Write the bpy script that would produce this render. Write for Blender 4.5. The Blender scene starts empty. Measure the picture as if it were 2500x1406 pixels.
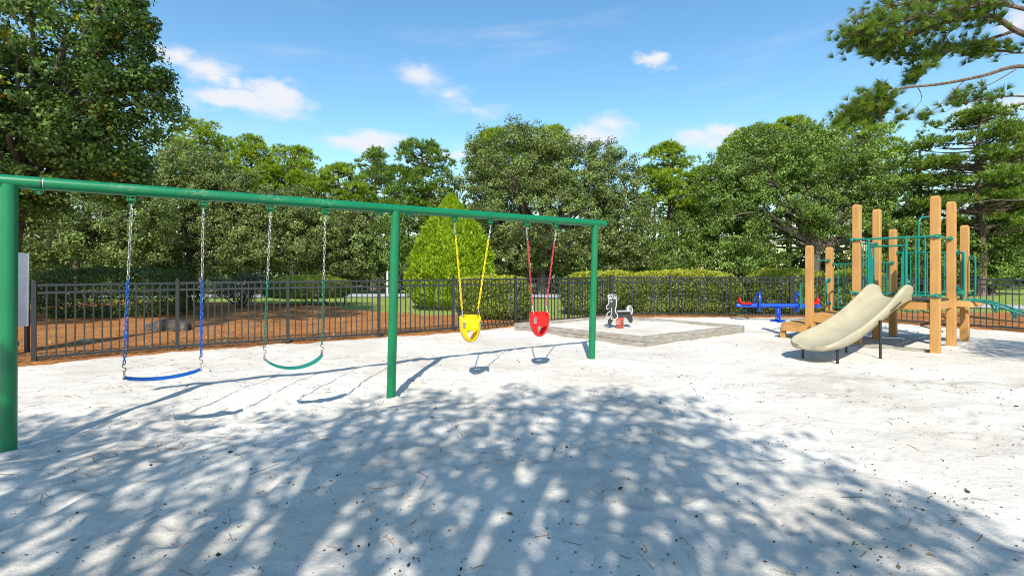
import bpy, bmesh, math, random
import numpy as np
from mathutils import Vector, Matrix

R = math.radians
scene = bpy.context.scene
C = scene.collection

# ------------------------------------------------------------------ camera
F = 1150.0            # focal length in pixels of the 2500 px wide photograph
EYE = 1.6
HZ = 657.0
cam_data = bpy.data.cameras.new('camera')
cam_data.sensor_width = 36.0
cam_data.lens = 36.0 * F / 2500.0
cam_data.shift_y = -(703.0 - HZ) / 2500.0
cam_data.clip_start = 0.05
cam_data.clip_end = 3000.0
cam = bpy.data.objects.new('camera', cam_data)
C.objects.link(cam)
cam.location = (0, 0, EYE)
cam.rotation_euler = (R(90), 0, 0)
scene.camera = cam

# ------------------------------------------------------------------ sky
SUN_EL = R(43.5)
SHX, SHY = 0.078, 1.0          # direction in which shadows fall on the ground
SUN_AZ = math.atan2(-SHX, -SHY)  # where the sun stands, from +Y towards +X
world = bpy.data.worlds.new('World')
scene.world = world
world.use_nodes = True
wn, wl = world.node_tree.nodes, world.node_tree.links
wn.clear()
w_out = wn.new('ShaderNodeOutputWorld')
w_bg = wn.new('ShaderNodeBackground')
w_bg.inputs['Strength'].default_value = 0.122
wl.new(w_bg.outputs[0], w_out.inputs[0])
sky = wn.new('ShaderNodeTexSky')
sky.sky_type = 'NISHITA'
sky.sun_disc = False
sky.sun_elevation = SUN_EL
sky.sun_rotation = SUN_AZ
sky.altitude = 0
sky.air_density = 1.22
sky.dust_density = 0.4
sky.ozone_density = 2.6


def wmath(op, a, b=None, c=None):
    n = wn.new('ShaderNodeMath')
    n.operation = op
    for i, v in enumerate((a, b, c)):
        if v is None:
            continue
        if isinstance(v, (int, float)):
            n.inputs[i].default_value = v
        else:
            wl.new(v, n.inputs[i])
    return n.outputs[0]


tc = wn.new('ShaderNodeTexCoord')
sep = wn.new('ShaderNodeSeparateXYZ')
wl.new(tc.outputs['Generated'], sep.inputs[0])
az = wmath('ARCTAN2', sep.outputs[0], sep.outputs[1])
hyp = wmath('SQRT', wmath('ADD', wmath('MULTIPLY', sep.outputs[0], sep.outputs[0]),
                          wmath('MULTIPLY', sep.outputs[1], sep.outputs[1])))
te = wmath('DIVIDE', sep.outputs[2], wmath('MAXIMUM', hyp, 0.02))
comb = wn.new('ShaderNodeCombineXYZ')
wl.new(wmath('MULTIPLY', az, 1.0), comb.inputs[0])
wl.new(wmath('MULTIPLY', te, 1.7), comb.inputs[1])


def wnoise(scale, detail, rough, zoff, vec=None, dist=0.0):
    m = wn.new('ShaderNodeMapping')
    m.inputs['Location'].default_value = (zoff, zoff * 1.7, zoff * 0.3)
    wl.new(vec or comb.outputs[0], m.inputs[0])
    n = wn.new('ShaderNodeTexNoise')
    n.inputs['Scale'].default_value = scale
    n.inputs['Detail'].default_value = detail
    n.inputs['Roughness'].default_value = rough
    n.inputs['Distortion'].default_value = dist
    wl.new(m.outputs[0], n.inputs['Vector'])
    return n.outputs['Fac']


# cumulus: centre azimuth, tangent of elevation, radii, strength
CLOUDS = []
for (px, py, rx, ry, s) in [(405, 132, 65, 34, .85), (500, 168, 80, 36, .85), (560, 205, 42, 24, .7),
                            (600, 255, 165, 30, 1.0), (690, 243, 85, 32, 1.2), (520, 240, 70, 34, .9),
                            (1030, 185, 75, 40, .62), (1090, 228, 75, 34, .58), (1155, 265, 85, 22, .52), (1120, 248, 60, 26, .55),
                            (1560, 155, 46, 24, .95), (1600, 176, 40, 16, .7),
                            (905, 352, 85, 30, .95), (1110, 375, 60, 22, .7),
                            (1480, 300, 62, 30, .85), (1440, 325, 85, 32, .8), (1760, 325, 62, 26, .8),
                            (1700, 350, 100, 32, .75), (2470, 40, 60, 40, .7), (2440, 270, 90, 34, .75)]:
    u, v = (px - 1250) / F, (HZ - py) / F
    k = math.sqrt(1 + u * u)
    CLOUDS.append((math.atan(u), v / k, 1.18 * rx / F / (1 + u * u), 1.1 * ry / F / k, s))
# the same kind of small cumulus goes on all round the sky, outside the frame
rs = random.Random(5)
for i in range(16):
    a = rs.uniform(R(62), R(298))
    if a > math.pi:
        a -= 2 * math.pi
    CLOUDS.append((a, rs.uniform(.15, .55), rs.uniform(.06, .13), rs.uniform(.022, .035), rs.uniform(.6, 1.0)))
n_big = wnoise(9.0, 6, 0.62, 3.1, dist=0.4)
n_fine = wnoise(26.0, 5, 0.6, 7.7)
w1 = wnoise(7.0, 5, 0.6, 11.3)
w2 = wnoise(7.0, 5, 0.6, 23.9)
w3 = wnoise(30.0, 4, 0.6, 5.9)
azw = wmath('ADD', az, wmath('MULTIPLY', wmath('SUBTRACT', w1, 0.5), 0.16))
tew = wmath('ADD', wmath('ADD', te, wmath('MULTIPLY', wmath('SUBTRACT', w2, 0.5), 0.085)), wmath('MULTIPLY', wmath('SUBTRACT', w3, 0.5), 0.03))
mask = None
for (a0, t0, ra, rt, s) in CLOUDS:
    da = wmath('DIVIDE', wmath('SUBTRACT', azw, a0), ra)
    dt = wmath('DIVIDE', wmath('SUBTRACT', tew, t0), rt)
    # flatter bases: the lower half falls off faster
    d2 = wmath('ADD', wmath('MULTIPLY', da, da), wmath('MULTIPLY', dt, dt))
    g = wmath('MULTIPLY', wmath('MAXIMUM', wmath('SUBTRACT', 1.35, wmath('SQRT', d2)), 0.0), s)
    mask = g if mask is None else wmath('MAXIMUM', mask, g)
edge = wmath('ADD', wmath('MULTIPLY', wmath('SUBTRACT', n_big, 0.5), 2.1),
             wmath('MULTIPLY', wmath('SUBTRACT', n_fine, 0.5), 0.8))
dens = wmath('MULTIPLY', mask, wmath('ADD', 1.0, edge))
ss = wn.new('ShaderNodeMapRange')
ss.interpolation_type = 'SMOOTHSTEP'
ss.inputs['From Min'].default_value = 0.16
ss.inputs['From Max'].default_value = 1.12
wl.new(dens, ss.inputs['Value'])
# thin high streaks everywhere
comb2 = wn.new('ShaderNodeCombineXYZ')
wl.new(wmath('MULTIPLY', az, 1.0), comb2.inputs[0])
wl.new(wmath('ADD', wmath('MULTIPLY', te, 6.0), wmath('MULTIPLY', az, -0.5)), comb2.inputs[1])
n_str = wnoise(2.6, 4, 0.55, 1.3, comb2.outputs[0])
st = wn.new('ShaderNodeMapRange')
st.interpolation_type = 'SMOOTHSTEP'
st.inputs['From Min'].default_value = 0.50
st.inputs['From Max'].default_value = 0.85
st.inputs['To Max'].default_value = 0.26
wl.new(n_str, st.inputs['Value'])
cover = wmath('MINIMUM', wmath('ADD', wmath('MULTIPLY', ss.outputs[0], 0.93), st.outputs[0]), 1.0)
gam = wn.new('ShaderNodeHueSaturation')
gam.inputs['Saturation'].default_value = 1.22
gam.inputs['Value'].default_value = 1.0
wl.new(sky.outputs[0], gam.inputs['Color'])
tint = wn.new('ShaderNodeMixRGB')
tint.blend_type = 'MULTIPLY'
tint.inputs[0].default_value = 1.0
tint.inputs[2].default_value = (1.06, 1.07, 0.98, 1)
wl.new(gam.outputs[0], tint.inputs[1])
mixc = wn.new('ShaderNodeMixRGB')
wl.new(cover, mixc.inputs[0])
wl.new(tint.outputs[0], mixc.inputs[1])
CLOUD_COL = (4.1, 4.15, 4.35, 1)
mixc.inputs[2].default_value = CLOUD_COL
wl.new(mixc.outputs[0], w_bg.inputs[0])

# ------------------------------------------------------------------ sun
sun_data = bpy.data.lights.new('sun', 'SUN')
sun_data.energy = 3.9
sun_data.angle = R(0.53)
sun_data.color = (1.0, 0.945, 0.85)
sun = bpy.data.objects.new('sun', sun_data)
C.objects.link(sun)
_d = Vector((SHX, SHY, 0)).normalized() * math.cos(SUN_EL)
_d.z = -math.sin(SUN_EL)
sun.rotation_euler = _d.to_track_quat('-Z', 'Y').to_euler()
sun.location = (0, -30, 30)

scene.view_settings.view_transform = 'Standard'
scene.view_settings.look = 'None'
scene.view_settings.gamma = 1.0
scene.view_settings.exposure = 0.85
scene.render.engine = 'CYCLES'
scene.cycles.use_denoising = True
scene.cycles.denoiser = 'OPENIMAGEDENOISE'
scene.cycles.denoising_input_passes = 'RGB_ALBEDO_NORMAL'
scene.cycles.denoising_prefilter = 'NONE'
scene.cycles.filter_width = 1.05
scene.cycles.max_bounces = 6
scene.cycles.transparent_max_bounces = 6
scene.cycles.caustics_reflective = False
scene.cycles.caustics_refractive = False


# ------------------------------------------------------------------ helpers
def ground_at(px, py, z=0.0):
    """the point at height z that stands at a pixel of the photograph"""
    y = (EYE - z) * F / (py - HZ)
    return ((px - 1250) * y / F, y, z)


def at(px, py, y):
    return Vector(((px - 1250) * y / F, y, EYE - (py - HZ) * y / F))


_tab = np.random.default_rng(11).random((256, 256))


def vnoise(x, y):
    x = np.asarray(x, float)
    y = np.asarray(y, float)
    xi, yi = np.floor(x).astype(int), np.floor(y).astype(int)
    fx, fy = x - xi, y - yi
    fx, fy = fx * fx * (3 - 2 * fx), fy * fy * (3 - 2 * fy)
    a = _tab[xi & 255, yi & 255]
    b = _tab[(xi + 1) & 255, yi & 255]
    c = _tab[xi & 255, (yi + 1) & 255]
    d = _tab[(xi + 1) & 255, (yi + 1) & 255]
    return (a * (1 - fx) + b * fx) * (1 - fy) + (c * (1 - fx) + d * fx) * fy - 0.5


POST_FEET = [(-4.44, 4.14), (-1.557, 6.045), (1.335, 7.92), (8.0, 8.9), (9.0, 9.65), (9.85, 10.25), (7.25, 9.9), (8.25, 10.65)]


def sand_h(x, y):
    x = np.asarray(x, float)
    y = np.asarray(y, float)
    g = lambda cx, cy, rx, ry: np.exp(-((x - cx) / rx) ** 2 - ((y - cy) / ry) ** 2)
    s = np.clip((y - 12.0) / 3.0, 0, 1)
    h = 0.05 * vnoise(x * .4 + 3, y * .4 + 9) + 0.06 * (s * s * (3 - 2 * s))
    h = h - 0.10 * g(-3.1, 5.2, .75, .8) - 0.09 * g(-1.95, 5.9, .75, .6) - 0.03 * g(-1.55, 6.05, .8, .6)
    h = h + 0.06 * g(1.4, 8.1, 1.3, 1.0) + 0.035 * g(-3.2, 3.7, 2.2, .7)
    h = h - 0.055 * g(-4.5, 4.15, .8, .7)
    for (qx, qy) in POST_FEET:
        h = h + 0.030 * g(qx, qy, .17, .15)
    h = h - 0.03 * g(-.55, 7.0, .6, .5) - 0.03 * g(.45, 7.6, .6, .5)
    h = h + 0.030 * vnoise(x * 1.6 + 40, y * 1.9 + 17) + 0.022 * vnoise(x * 4.1 + 5, y * 4.7 + 2)
    h = h + 0.011 * vnoise(x * 9.3 + 15, y * 9.9 + 21)
    return h


def sh(x, y):
    return float(sand_h(x, y))


class MB:
    """collects simple shapes that end up as one mesh"""

    def __init__(self):
        self.v, self.f = [], []

    def add(self, verts, faces):
        o = len(self.v)
        self.v.extend([tuple(p) for p in verts])
        self.f.extend([tuple(i + o for i in f) for f in faces])
        return self

    def box(self, c, half, ax=None, ch=0.0):
        """box about c; ax = three unit axes; ch = chamfer"""
        ax = ax or (Vector((1, 0, 0)), Vector((0, 1, 0)), Vector((0, 0, 1)))
        c = Vector(c)
        hx, hy, hz = half
        if ch <= 0:
            vs = [c + ax[0] * (hx * i) + ax[1] * (hy * j) + ax[2] * (hz * k)
                  for k in (-1, 1) for j in (-1, 1) for i in (-1, 1)]
            return self.add(vs, [(0, 2, 3, 1), (4, 5, 7, 6), (0, 1, 5, 4), (2, 6, 7, 3), (0, 4, 6, 2), (1, 3, 7, 5)])
        # each corner gives three points
        idx, vs = {}, []
        for k in (-1, 1):
            for j in (-1, 1):
                for i in (-1, 1):
                    for a in range(3):
                        h = [hx - ch, hy - ch, hz - ch]
                        h[a] += ch
                        idx[(i, j, k, a)] = len(vs)
                        vs.append(c + ax[0] * (h[0] * i) + ax[1] * (h[1] * j) + ax[2] * (h[2] * k))
        fs = []
        for a in range(3):
            b, d = (a + 1) % 3, (a + 2) % 3
            for s in (-1, 1):
                q = []
                for (p, r) in ((-1, -1), (1, -1), (1, 1), (-1, 1)):
                    k = [0, 0, 0]
                    k[a], k[b], k[d] = s, p, r
                    q.append(idx[(*k, a)])
                fs.append(tuple(q if s > 0 else q[::-1]))
        for a in range(3):           # edges along axis a
            b, d = (a + 1) % 3, (a + 2) % 3
            for p in (-1, 1):
                for r in (-1, 1):
                    k0, k1 = [0, 0, 0], [0, 0, 0]
                    k0[a], k0[b], k0[d] = -1, p, r
                    k1[a], k1[b], k1[d] = 1, p, r
                    q = [idx[(*k0, b)], idx[(*k1, b)], idx[(*k1, d)], idx[(*k0, d)]]
                    fs.append(tuple(q if p * r < 0 else q[::-1]))
        for i in (-1, 1):
            for j in (-1, 1):
                for k in (-1, 1):
                    q = [idx[(i, j, k, 0)], idx[(i, j, k, 1)], idx[(i, j, k, 2)]]
                    fs.append(tuple(q if i * j * k > 0 else q[::-1]))
        return self.add(vs, fs)

    def bar(self, p0, p1, w, h, up=(0, 0, 1), ch=0.0):
        p0, p1 = Vector(p0), Vector(p1)
        d = (p1 - p0)
        L = d.length
        d.normalize()
        up = Vector(up)
        s = d.cross(up)
        if s.length < 1e-5:
            s = d.cross(Vector((0, 1, 0)))
        s.normalize()
        n = s.cross(d)
        return self.box((p0 + p1) / 2, (L / 2, w / 2, h / 2), (d, s, n) if d.cross(s).dot(n) > 0 else (d, -s, n), ch)

    def tube(self, path, rad, n=10, caps=True, closed=False):
        P = [Vector(p) for p in path]
        m = len(P)
        rad = [rad] * m if isinstance(rad, (int, float)) else rad
        T = []
        for i in range(m):
            if closed:
                t = P[(i + 1) % m] - P[i - 1]
            else:
                t = P[min(i + 1, m - 1)] - P[max(i - 1, 0)]
            T.append(t.normalized())
        a = T[0].orthogonal().normalized()
        vs, fs = [], []
        for i in range(m):
            a = (a - T[i] * a.dot(T[i]))
            if a.length < 1e-6:
                a = T[i].orthogonal()
            a.normalize()
            b = T[i].cross(a)
            for k in range(n):
                q = 2 * math.pi * k / n
                vs.append(P[i] + (a * math.cos(q) + b * math.sin(q)) * rad[i])
        for i in range(m if closed else m - 1):
            j = (i + 1) % m
            for k in range(n):
                l = (k + 1) % n
                fs.append((i * n + k, i * n + l, j * n + l, j * n + k))
        if caps and not closed:
            fs.append(tuple(range(n))[::-1])
            fs.append(tuple((m - 1) * n + k for k in range(n)))
        return self.add(vs, fs)

    def prism(self, pts, origin, ax, thick):
        """polygon pts (a, b) in plane ax[0], ax[1], extruded along ax[2]"""
        o = Vector(origin)
        n = len(pts)
        area = sum(pts[i][0] * pts[(i + 1) % n][1] - pts[(i + 1) % n][0] * pts[i][1] for i in range(n))
        if area < 0:
            pts = pts[::-1]
        fr = [o + ax[0] * a + ax[1] * b + ax[2] * (thick / 2) for a, b in pts]
        bk = [o + ax[0] * a + ax[1] * b - ax[2] * (thick / 2) for a, b in pts]
        fs = [tuple(range(n)), tuple(range(2 * n - 1, n - 1, -1))]
        fs += [(i, n + i, n + (i + 1) % n, (i + 1) % n) for i in range(n)]
        return self.add(fr + bk, fs)

    def mesh(self, name, mat, smooth=40):
        me = bpy.data.meshes.new(name)
        me.from_pydata(self.v, [], self.f)
        if smooth:
            me.shade_smooth()
            me.set_sharp_from_angle(angle=R(smooth))
        if mat:
            me.materials.append(mat)
        me.update()
        return me

    def build(self, name, mat, parent=None, smooth=40, **kw):
        return link(name, self.mesh(name, mat, smooth), parent, **kw)


def link(name, me, parent=None, **kw):
    o = bpy.data.objects.new(name, me)
    C.objects.link(o)
    if parent is not None:
        o.parent = parent
        o.matrix_parent_inverse = Matrix.Translation(parent.location).inverted()
    for k, v in kw.items():
        o[k] = v
    return o


def thing(name, label, cat, loc=(0, 0, 0), group=None):
    o = bpy.data.objects.new(name, None)
    o.empty_display_size = .2
    C.objects.link(o)
    o.location = loc
    o['label'], o['category'] = label, cat
    if group:
        o['group'] = group
    return o


def tag(o, label, cat, group=None):
    o['label'], o['category'] = label, cat
    if group:
        o['group'] = group
    return o


def smooth_path(pts, n=8):
    """Catmull-Rom through pts"""
    P = [Vector(p) for p in pts]
    out = []
    for i in range(len(P) - 1):
        p0, p1, p2, p3 = P[max(i - 1, 0)], P[i], P[i + 1], P[min(i + 2, len(P) - 1)]
        for k in range(n):
            t = k / n
            out.append(0.5 * ((2 * p1) + (p2 - p0) * t + (2 * p0 - 5 * p1 + 4 * p2 - p3) * t * t
                              + (3 * p1 - p0 - 3 * p2 + p3) * t ** 3))
    out.append(P[-1])
    return out


# ------------------------------------------------------------------ materials
class NT:
    def __init__(self, name):
        self.m = bpy.data.materials.new(name)
        self.m.use_nodes = True
        self.n, self.l = self.m.node_tree.nodes, self.m.node_tree.links
        self.n.clear()
        self.out = self.n.new('ShaderNodeOutputMaterial')
        self.b = self.n.new('ShaderNodeBsdfPrincipled')
        self.l.new(self.b.outputs[0], self.out.inputs[0])
        self.tc = self.n.new('ShaderNodeTexCoord')
        self.geo = self.n.new('ShaderNodeNewGeometry')

    def noise(self, scale, detail=3, rough=.55, vec=None, stretch=None, rot=None, dist=0):
        v = vec or self.geo.outputs['Position']
        if stretch or rot:
            mp = self.n.new('ShaderNodeMapping')
            if stretch:
                mp.inputs['Scale'].default_value = stretch
            if rot:
                mp.inputs['Rotation'].default_value = rot
            self.l.new(v, mp.inputs[0])
            v = mp.outputs[0]
        t = self.n.new('ShaderNodeTexNoise')
        t.inputs['Scale'].default_value = scale
        t.inputs['Detail'].default_value = detail
        t.inputs['Roughness'].default_value = rough
        t.inputs['Distortion'].default_value = dist
        self.l.new(v, t.inputs['Vector'])
        return t.outputs['Fac']

    def ramp(self, fac, stops):
        r = self.n.new('ShaderNodeValToRGB')
        el = r.color_ramp.elements
        el[0].position, el[0].color = stops[0][0], (*stops[0][1], 1)
        el[1].position, el[1].color = stops[-1][0], (*stops[-1][1], 1)
        for p, c in stops[1:-1]:
            e = el.new(p)
            e.color = (*c, 1)
        self.l.new(fac, r.inputs[0])
        return r.outputs[0]

    def mix(self, fac, a, b, mode='MIX'):
        x = self.n.new('ShaderNodeMixRGB')
        x.blend_type = mode
        for i, v in enumerate((fac, a, b)):
            if isinstance(v, (int, float)):
                x.inputs[i].default_value = v
            elif isinstance(v, tuple):
                x.inputs[i].default_value = (*v, 1)
            else:
                self.l.new(v, x.inputs[i])
        return x.outputs[0]

    def math(self, op, a, b):
        x = self.n.new('ShaderNodeMath')
        x.operation = op
        for i, v in enumerate((a, b)):
            if isinstance(v, (int, float)):
                x.inputs[i].default_value = v
            else:
                self.l.new(v, x.inputs[i])
        return x.outputs[0]

    def bump(self, height, strength, dist=.01, prev=None):
        x = self.n.new('ShaderNodeBump')
        x.inputs['Strength'].default_value = strength
        x.inputs['Distance'].default_value = dist
        self.l.new(height, x.inputs['Height'])
        if prev is not None:
            self.l.new(prev, x.inputs['Normal'])
        self.l.new(x.outputs[0], self.b.inputs['Normal'])
        return x.outputs[0]

    def color(self, c):
        if isinstance(c, tuple):
            self.b.inputs['Base Color'].default_value = (*c, 1)
        else:
            self.l.new(c, self.b.inputs['Base Color'])

    def set(self, **k):
        for a, v in k.items():
            self.b.inputs[a.replace('_', ' ')].default_value = v
        return self


def srgb(r, g, b):
    f = lambda c: (c / 255) / 12.92 if c / 255 <= .04045 else ((c / 255 + .055) / 1.055) ** 2.4
    return (f(r), f(g), f(b))


def painted(name, c, rough=.35, wear=.06, dirt=(.25, .22, .18), spec=.5, coat=0.0):
    t = NT(name)
    a = t.noise(3.0, 4, .6)
    b = t.noise(38.0, 3, .6)
    dk = tuple(x * .80 for x in c)
    col = t.mix(t.ramp(a, [(.35, (0, 0, 0)), (.7, (1, 1, 1))]), c, dk)
    col = t.mix(t.math('MULTIPLY', t.ramp(b, [(.60, (0, 0, 0)), (.78, (1, 1, 1))]), wear), col, dirt)
    t.color(col)
    r = t.math('ADD', t.math('MULTIPLY', t.noise(14, 4, .65), .3), rough - .15)
    t.l.new(r, t.b.inputs['Roughness'])
    t.set(Specular_IOR_Level=spec, Coat_Weight=coat)
    t.bump(t.noise(60, 2, .5), .05, .002)
    return t.m


def metal(name, c, rough=.45):
    t = NT(name)
    a = t.noise(40, 4, .6)
    t.color(t.mix(t.ramp(a, [(.3, (0, 0, 0)), (.7, (1, 1, 1))]), c, tuple(x * .62 for x in c)))
    t.set(Metallic=.85, Roughness=rough)
    return t.m


def foliage(name, trans=.32, rough=.5, spec=.35):
    t = NT(name)
    at_ = t.n.new('ShaderNodeAttribute')
    at_.attribute_name = 'Col'
    t.l.new(at_.outputs['Color'], t.b.inputs['Base Color'])
    t.set(Roughness=rough, Specular_IOR_Level=spec)
    tr = t.n.new('ShaderNodeBsdfTranslucent')
    hs = t.n.new('ShaderNodeHueSaturation')
    hs.inputs['Hue'].default_value = .485
    hs.inputs['Saturation'].default_value = 1.1
    hs.inputs['Value'].default_value = 1.35
    t.l.new(at_.outputs['Color'], hs.inputs['Color'])
    t.l.new(hs.outputs[0], tr.inputs['Color'])
    mx = t.n.new('ShaderNodeMixShader')
    mx.inputs[0].default_value = trans
    t.l.new(t.b.outputs[0], mx.inputs[1])
    t.l.new(tr.outputs[0], mx.inputs[2])
    t.l.new(mx.outputs[0], t.out.inputs[0])
    return t.m


def bark(name, c1, c2):
    t = NT(name)
    a = t.noise(7, 5, .65, stretch=(1, 1, .22))
    b = t.noise(26, 4, .6, stretch=(1, 1, .3))
    t.color(t.mix(t.ramp(b, [(.35, (0, 0, 0)), (.65, (.8, .8, .8))]), t.ramp(a, [(.3, c1), (.7, c2)]), tuple(x * .5 for x in c1)))
    t.set(Roughness=.9, Specular_IOR_Level=.15)
    t.bump(b, .7, .03)
    return t.m


def leaf_litter_mat(name):
    t = NT(name)
    at_ = t.n.new('ShaderNodeAttribute')
    at_.attribute_name = 'Col'
    t.l.new(at_.outputs['Color'], t.b.inputs['Base Color'])
    t.set(Roughness=.8, Specular_IOR_Level=.2)
    return t.m


M = {}
# sand
t = NT('white_sand')
big = t.noise(.55, 4, .6)
mid = t.noise(5.5, 5, .62)
fine = t.noise(70, 4, .7)
grain = t.noise(420, 2, .6)
col = t.ramp(big, [(.30, (.49, .44, .37)), (.58, (.61, .572, .512))])
col = t.mix(t.math('MULTIPLY', t.ramp(mid, [(.55, (0, 0, 0)), (.8, (1, 1, 1))]), .45), col, (.37, .33, .285))
col = t.mix(t.math('MULTIPLY', t.ramp(fine, [(.56, (0, 0, 0)), (.74, (1, 1, 1))]), .28), col, (.29, .255, .215))
col = t.mix(t.math('MULTIPLY', t.ramp(grain, [(.58, (0, 0, 0)), (.72, (1, 1, 1))]), .45), col, (.22, .19, .165))
spk = t.noise(190, 2, .5)
col = t.mix(t.math('MULTIPLY', t.ramp(spk, [(.655, (0, 0, 0)), (.70, (1, 1, 1))]), .6), col, (.13, .11, .09))
# a trodden streak of grey dirt on the open sand in front of the slide
xyz = t.n.new('ShaderNodeSeparateXYZ')
t.l.new(t.geo.outputs['Position'], xyz.inputs[0])
ln = t.math('ABSOLUTE', t.math('SUBTRACT', t.math('ADD', xyz.outputs[1], t.math('MULTIPLY', xyz.outputs[0], .28)), 8.35), 0)
wob = t.math('ADD', ln, t.math('MULTIPLY', t.noise(2.2, 5, .65), .9))
st_ = t.ramp(wob, [(.38, (1, 1, 1)), (.72, (0, 0, 0))])
gate = t.ramp(t.math('MULTIPLY', xyz.outputs[0], .1), [(.36, (0, 0, 0)), (.47, (1, 1, 1))])
col = t.mix(t.math('MULTIPLY', t.math('MULTIPLY', st_, gate), .5), col, (.30, .245, .19))
t.color(col)
t.set(Roughness=.95, Specular_IOR_Level=.12)
bp = t.bump(t.noise(15, 5, .6), .5, .03)
t.bump(t.noise(150, 3, .7), .5, .004, bp)
M['sand'] = t.m
# pine straw ground
t = NT('pine_straw')
a = t.noise(22, 5, .7, stretch=(1, .28, 1), rot=(0, 0, .5))
b = t.noise(24, 5, .7, stretch=(.25, 1, 1), rot=(0, 0, .3))
c = t.noise(1.1, 4, .6)
col = t.ramp(t.math('MULTIPLY', t.math('ADD', a, b), .5), [(.32, (.13, .05, .018)), (.46, (.40, .155, .045)), (.60, (.58, .275, .09))])
col = t.mix(t.math('MULTIPLY', t.ramp(c, [(.42, (0, 0, 0)), (.66, (1, 1, 1))]), .6), col, (.20, .085, .038))
t.color(col)
t.set(Roughness=.9, Specular_IOR_Level=.15)
t.bump(t.math('ADD', a, b), 1.0, .06)
M['straw'] = t.m
# lawn
t = NT('lawn_grass')
a = t.noise(.35, 4, .6)
b = t.noise(30, 4, .7, stretch=(1, .5, 1))
col = t.ramp(b, [(.3, (.12, .175, .035)), (.52, (.22, .285, .07)), (.72, (.33, .36, .14))])
col = t.mix(t.math('MULTIPLY', t.ramp(a, [(.4, (0, 0, 0)), (.7, (1, 1, 1))]), .45), col, (.24, .235, .085))
t.color(col)
t.set(Roughness=.85, Specular_IOR_Level=.2)
t.bump(b, .8, .03)
M['lawn'] = t.m
# road
t = NT('pale_asphalt')
a = t.noise(45, 4, .7)
t.color(t.mix(t.ramp(t.noise(.8, 4, .6), [(.3, (0, 0, 0)), (.7, (.6, .6, .6))]), t.ramp(a, [(.3, (.33, .335, .345)), (.7, (.45, .455, .465))]), (.28, .28, .285)))
t.set(Roughness=.9, Specular_IOR_Level=.2)
M['road'] = t.m
# weathered timber
t = NT('weathered_timber')
a = t.noise(5, 5, .65, vec=t.tc.outputs['Object'], stretch=(1, 1, 9))
g = t.noise(2.3, 4, .6)
col = t.ramp(a, [(.3, (.15, .135, .115)), (.5, (.27, .25, .215)), (.7, (.38, .355, .315))])
col = t.mix(t.math('MULTIPLY', t.ramp(g, [(.45, (0, 0, 0)), (.7, (1, 1, 1))]), .35), col, (.24, .175, .11))
t.color(col)
t.set(Roughness=.9, Specular_IOR_Level=.15)
t.bump(a, .8, .015)
M['timber'] = t.m
# recycled plastic lumber of the play set
t = NT('tan_lumber')
a = t.noise(6, 4, .6, stretch=(5, 5, .35))
g = t.noise(2.0, 4, .6)
col = t.ramp(a, [(.3, (.43, .215, .062)), (.7, (.52, .285, .092))])
col = t.mix(t.math('MULTIPLY', t.ramp(g, [(.42, (0, 0, 0)), (.72, (1, 1, 1))]), .4), col, (.28, .145, .055))
t.color(col)
t.set(Roughness=.6, Specular_IOR_Level=.3)
t.bump(t.noise(9, 4, .6, stretch=(8, 8, .4)), .25, .01)
M['lumber'] = t.m
M['green'] = painted('green_powder_coat', srgb(2, 112, 70), .34, .10, (.2, .3, .22))
M['teal'] = painted('teal_powder_coat', srgb(6, 122, 108), .35, .07, (.35, .4, .36))
M['fence'] = painted('black_powder_coat', (.022, .025, .027), .42, .10, (.12, .12, .11))
M['galv'] = metal('galvanised_steel', (.58, .57, .55), .42)
M['rust'] = metal('worn_steel', (.32, .28, .25), .55)
M['blue'] = painted('blue_plastic', srgb(4, 78, 160), .38, .05)
M['bluechain'] = painted('blue_chain_coating', srgb(4, 80, 165), .3, .12, (.03, .03, .06))
M['greenbelt'] = painted('green_belt_plastic', srgb(8, 122, 104), .38, .05)
M['greenchain'] = painted('green_chain_coating', srgb(12, 104, 88), .3, .2, (.03, .05, .05))
M['yellow'] = painted('yellow_plastic', srgb(240, 205, 5), .38, .06, (.35, .28, .05))
M['red'] = painted('red_plastic', srgb(226, 24, 18), .38, .06, (.3, .08, .06))
M['pinkchain'] = painted('red_chain_coating', srgb(196, 56, 72), .4, .25, (.6, .45, .45))
M['slide'] = painted('beige_slide_plastic', srgb(168, 159, 133), .36, .09, (.36, .32, .24), .45)
M['seesaw'] = painted('blue_seesaw_paint', srgb(14, 74, 190), .3, .05, (.2, .25, .5))
M['white'] = painted('white_paint', (.78, .78, .77), .45, .10, (.4, .38, .34))
M['riderwhite'] = painted('dull_white_plastic', (.44, .45, .45), .5, .3, (.26, .26, .25))
M['sign'] = painted('white_sign_face', (.44, .44, .50), .35, .03, (.5, .5, .52))
M['charcoal'] = painted('charcoal_plastic', (.026, .029, .028), .55, .15, (.18, .18, .18))
M['spring'] = painted('faded_red_spring_paint', srgb(196, 84, 60), .55, .3, (.6, .42, .36))
M['black'] = painted('black_steel', (.02, .021, .024), .4, .1, (.14, .13, .12))
M['rubber'] = painted('dark_deck_coating', (.06, .045, .035), .6, .2, (.16, .12, .09))
t = NT('dark_stone')
a = t.noise(4, 5, .65)
t.color(t.ramp(a, [(.3, (.022, .018, .015)), (.55, (.06, .048, .038)), (.78, (.20, .165, .125))]))
t.set(Roughness=.9)
t.bump(a, .8, .06)
M['stone'] = t.m
M['leaf'] = foliage('broad_leaves', .27, .5, .25)
M['hedge'] = foliage('hedge_leaves', .32, .5, .25)
M['needle'] = foliage('pine_needles', .34, .55, .2)
M['bark'] = bark('grey_bark', (.075, .06, .048), (.20, .17, .14))
M['pinebark'] = bark('pine_bark', (.11, .075, .055), (.27, .205, .165))
M['litter'] = leaf_litter_mat('dry_litter')

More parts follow.
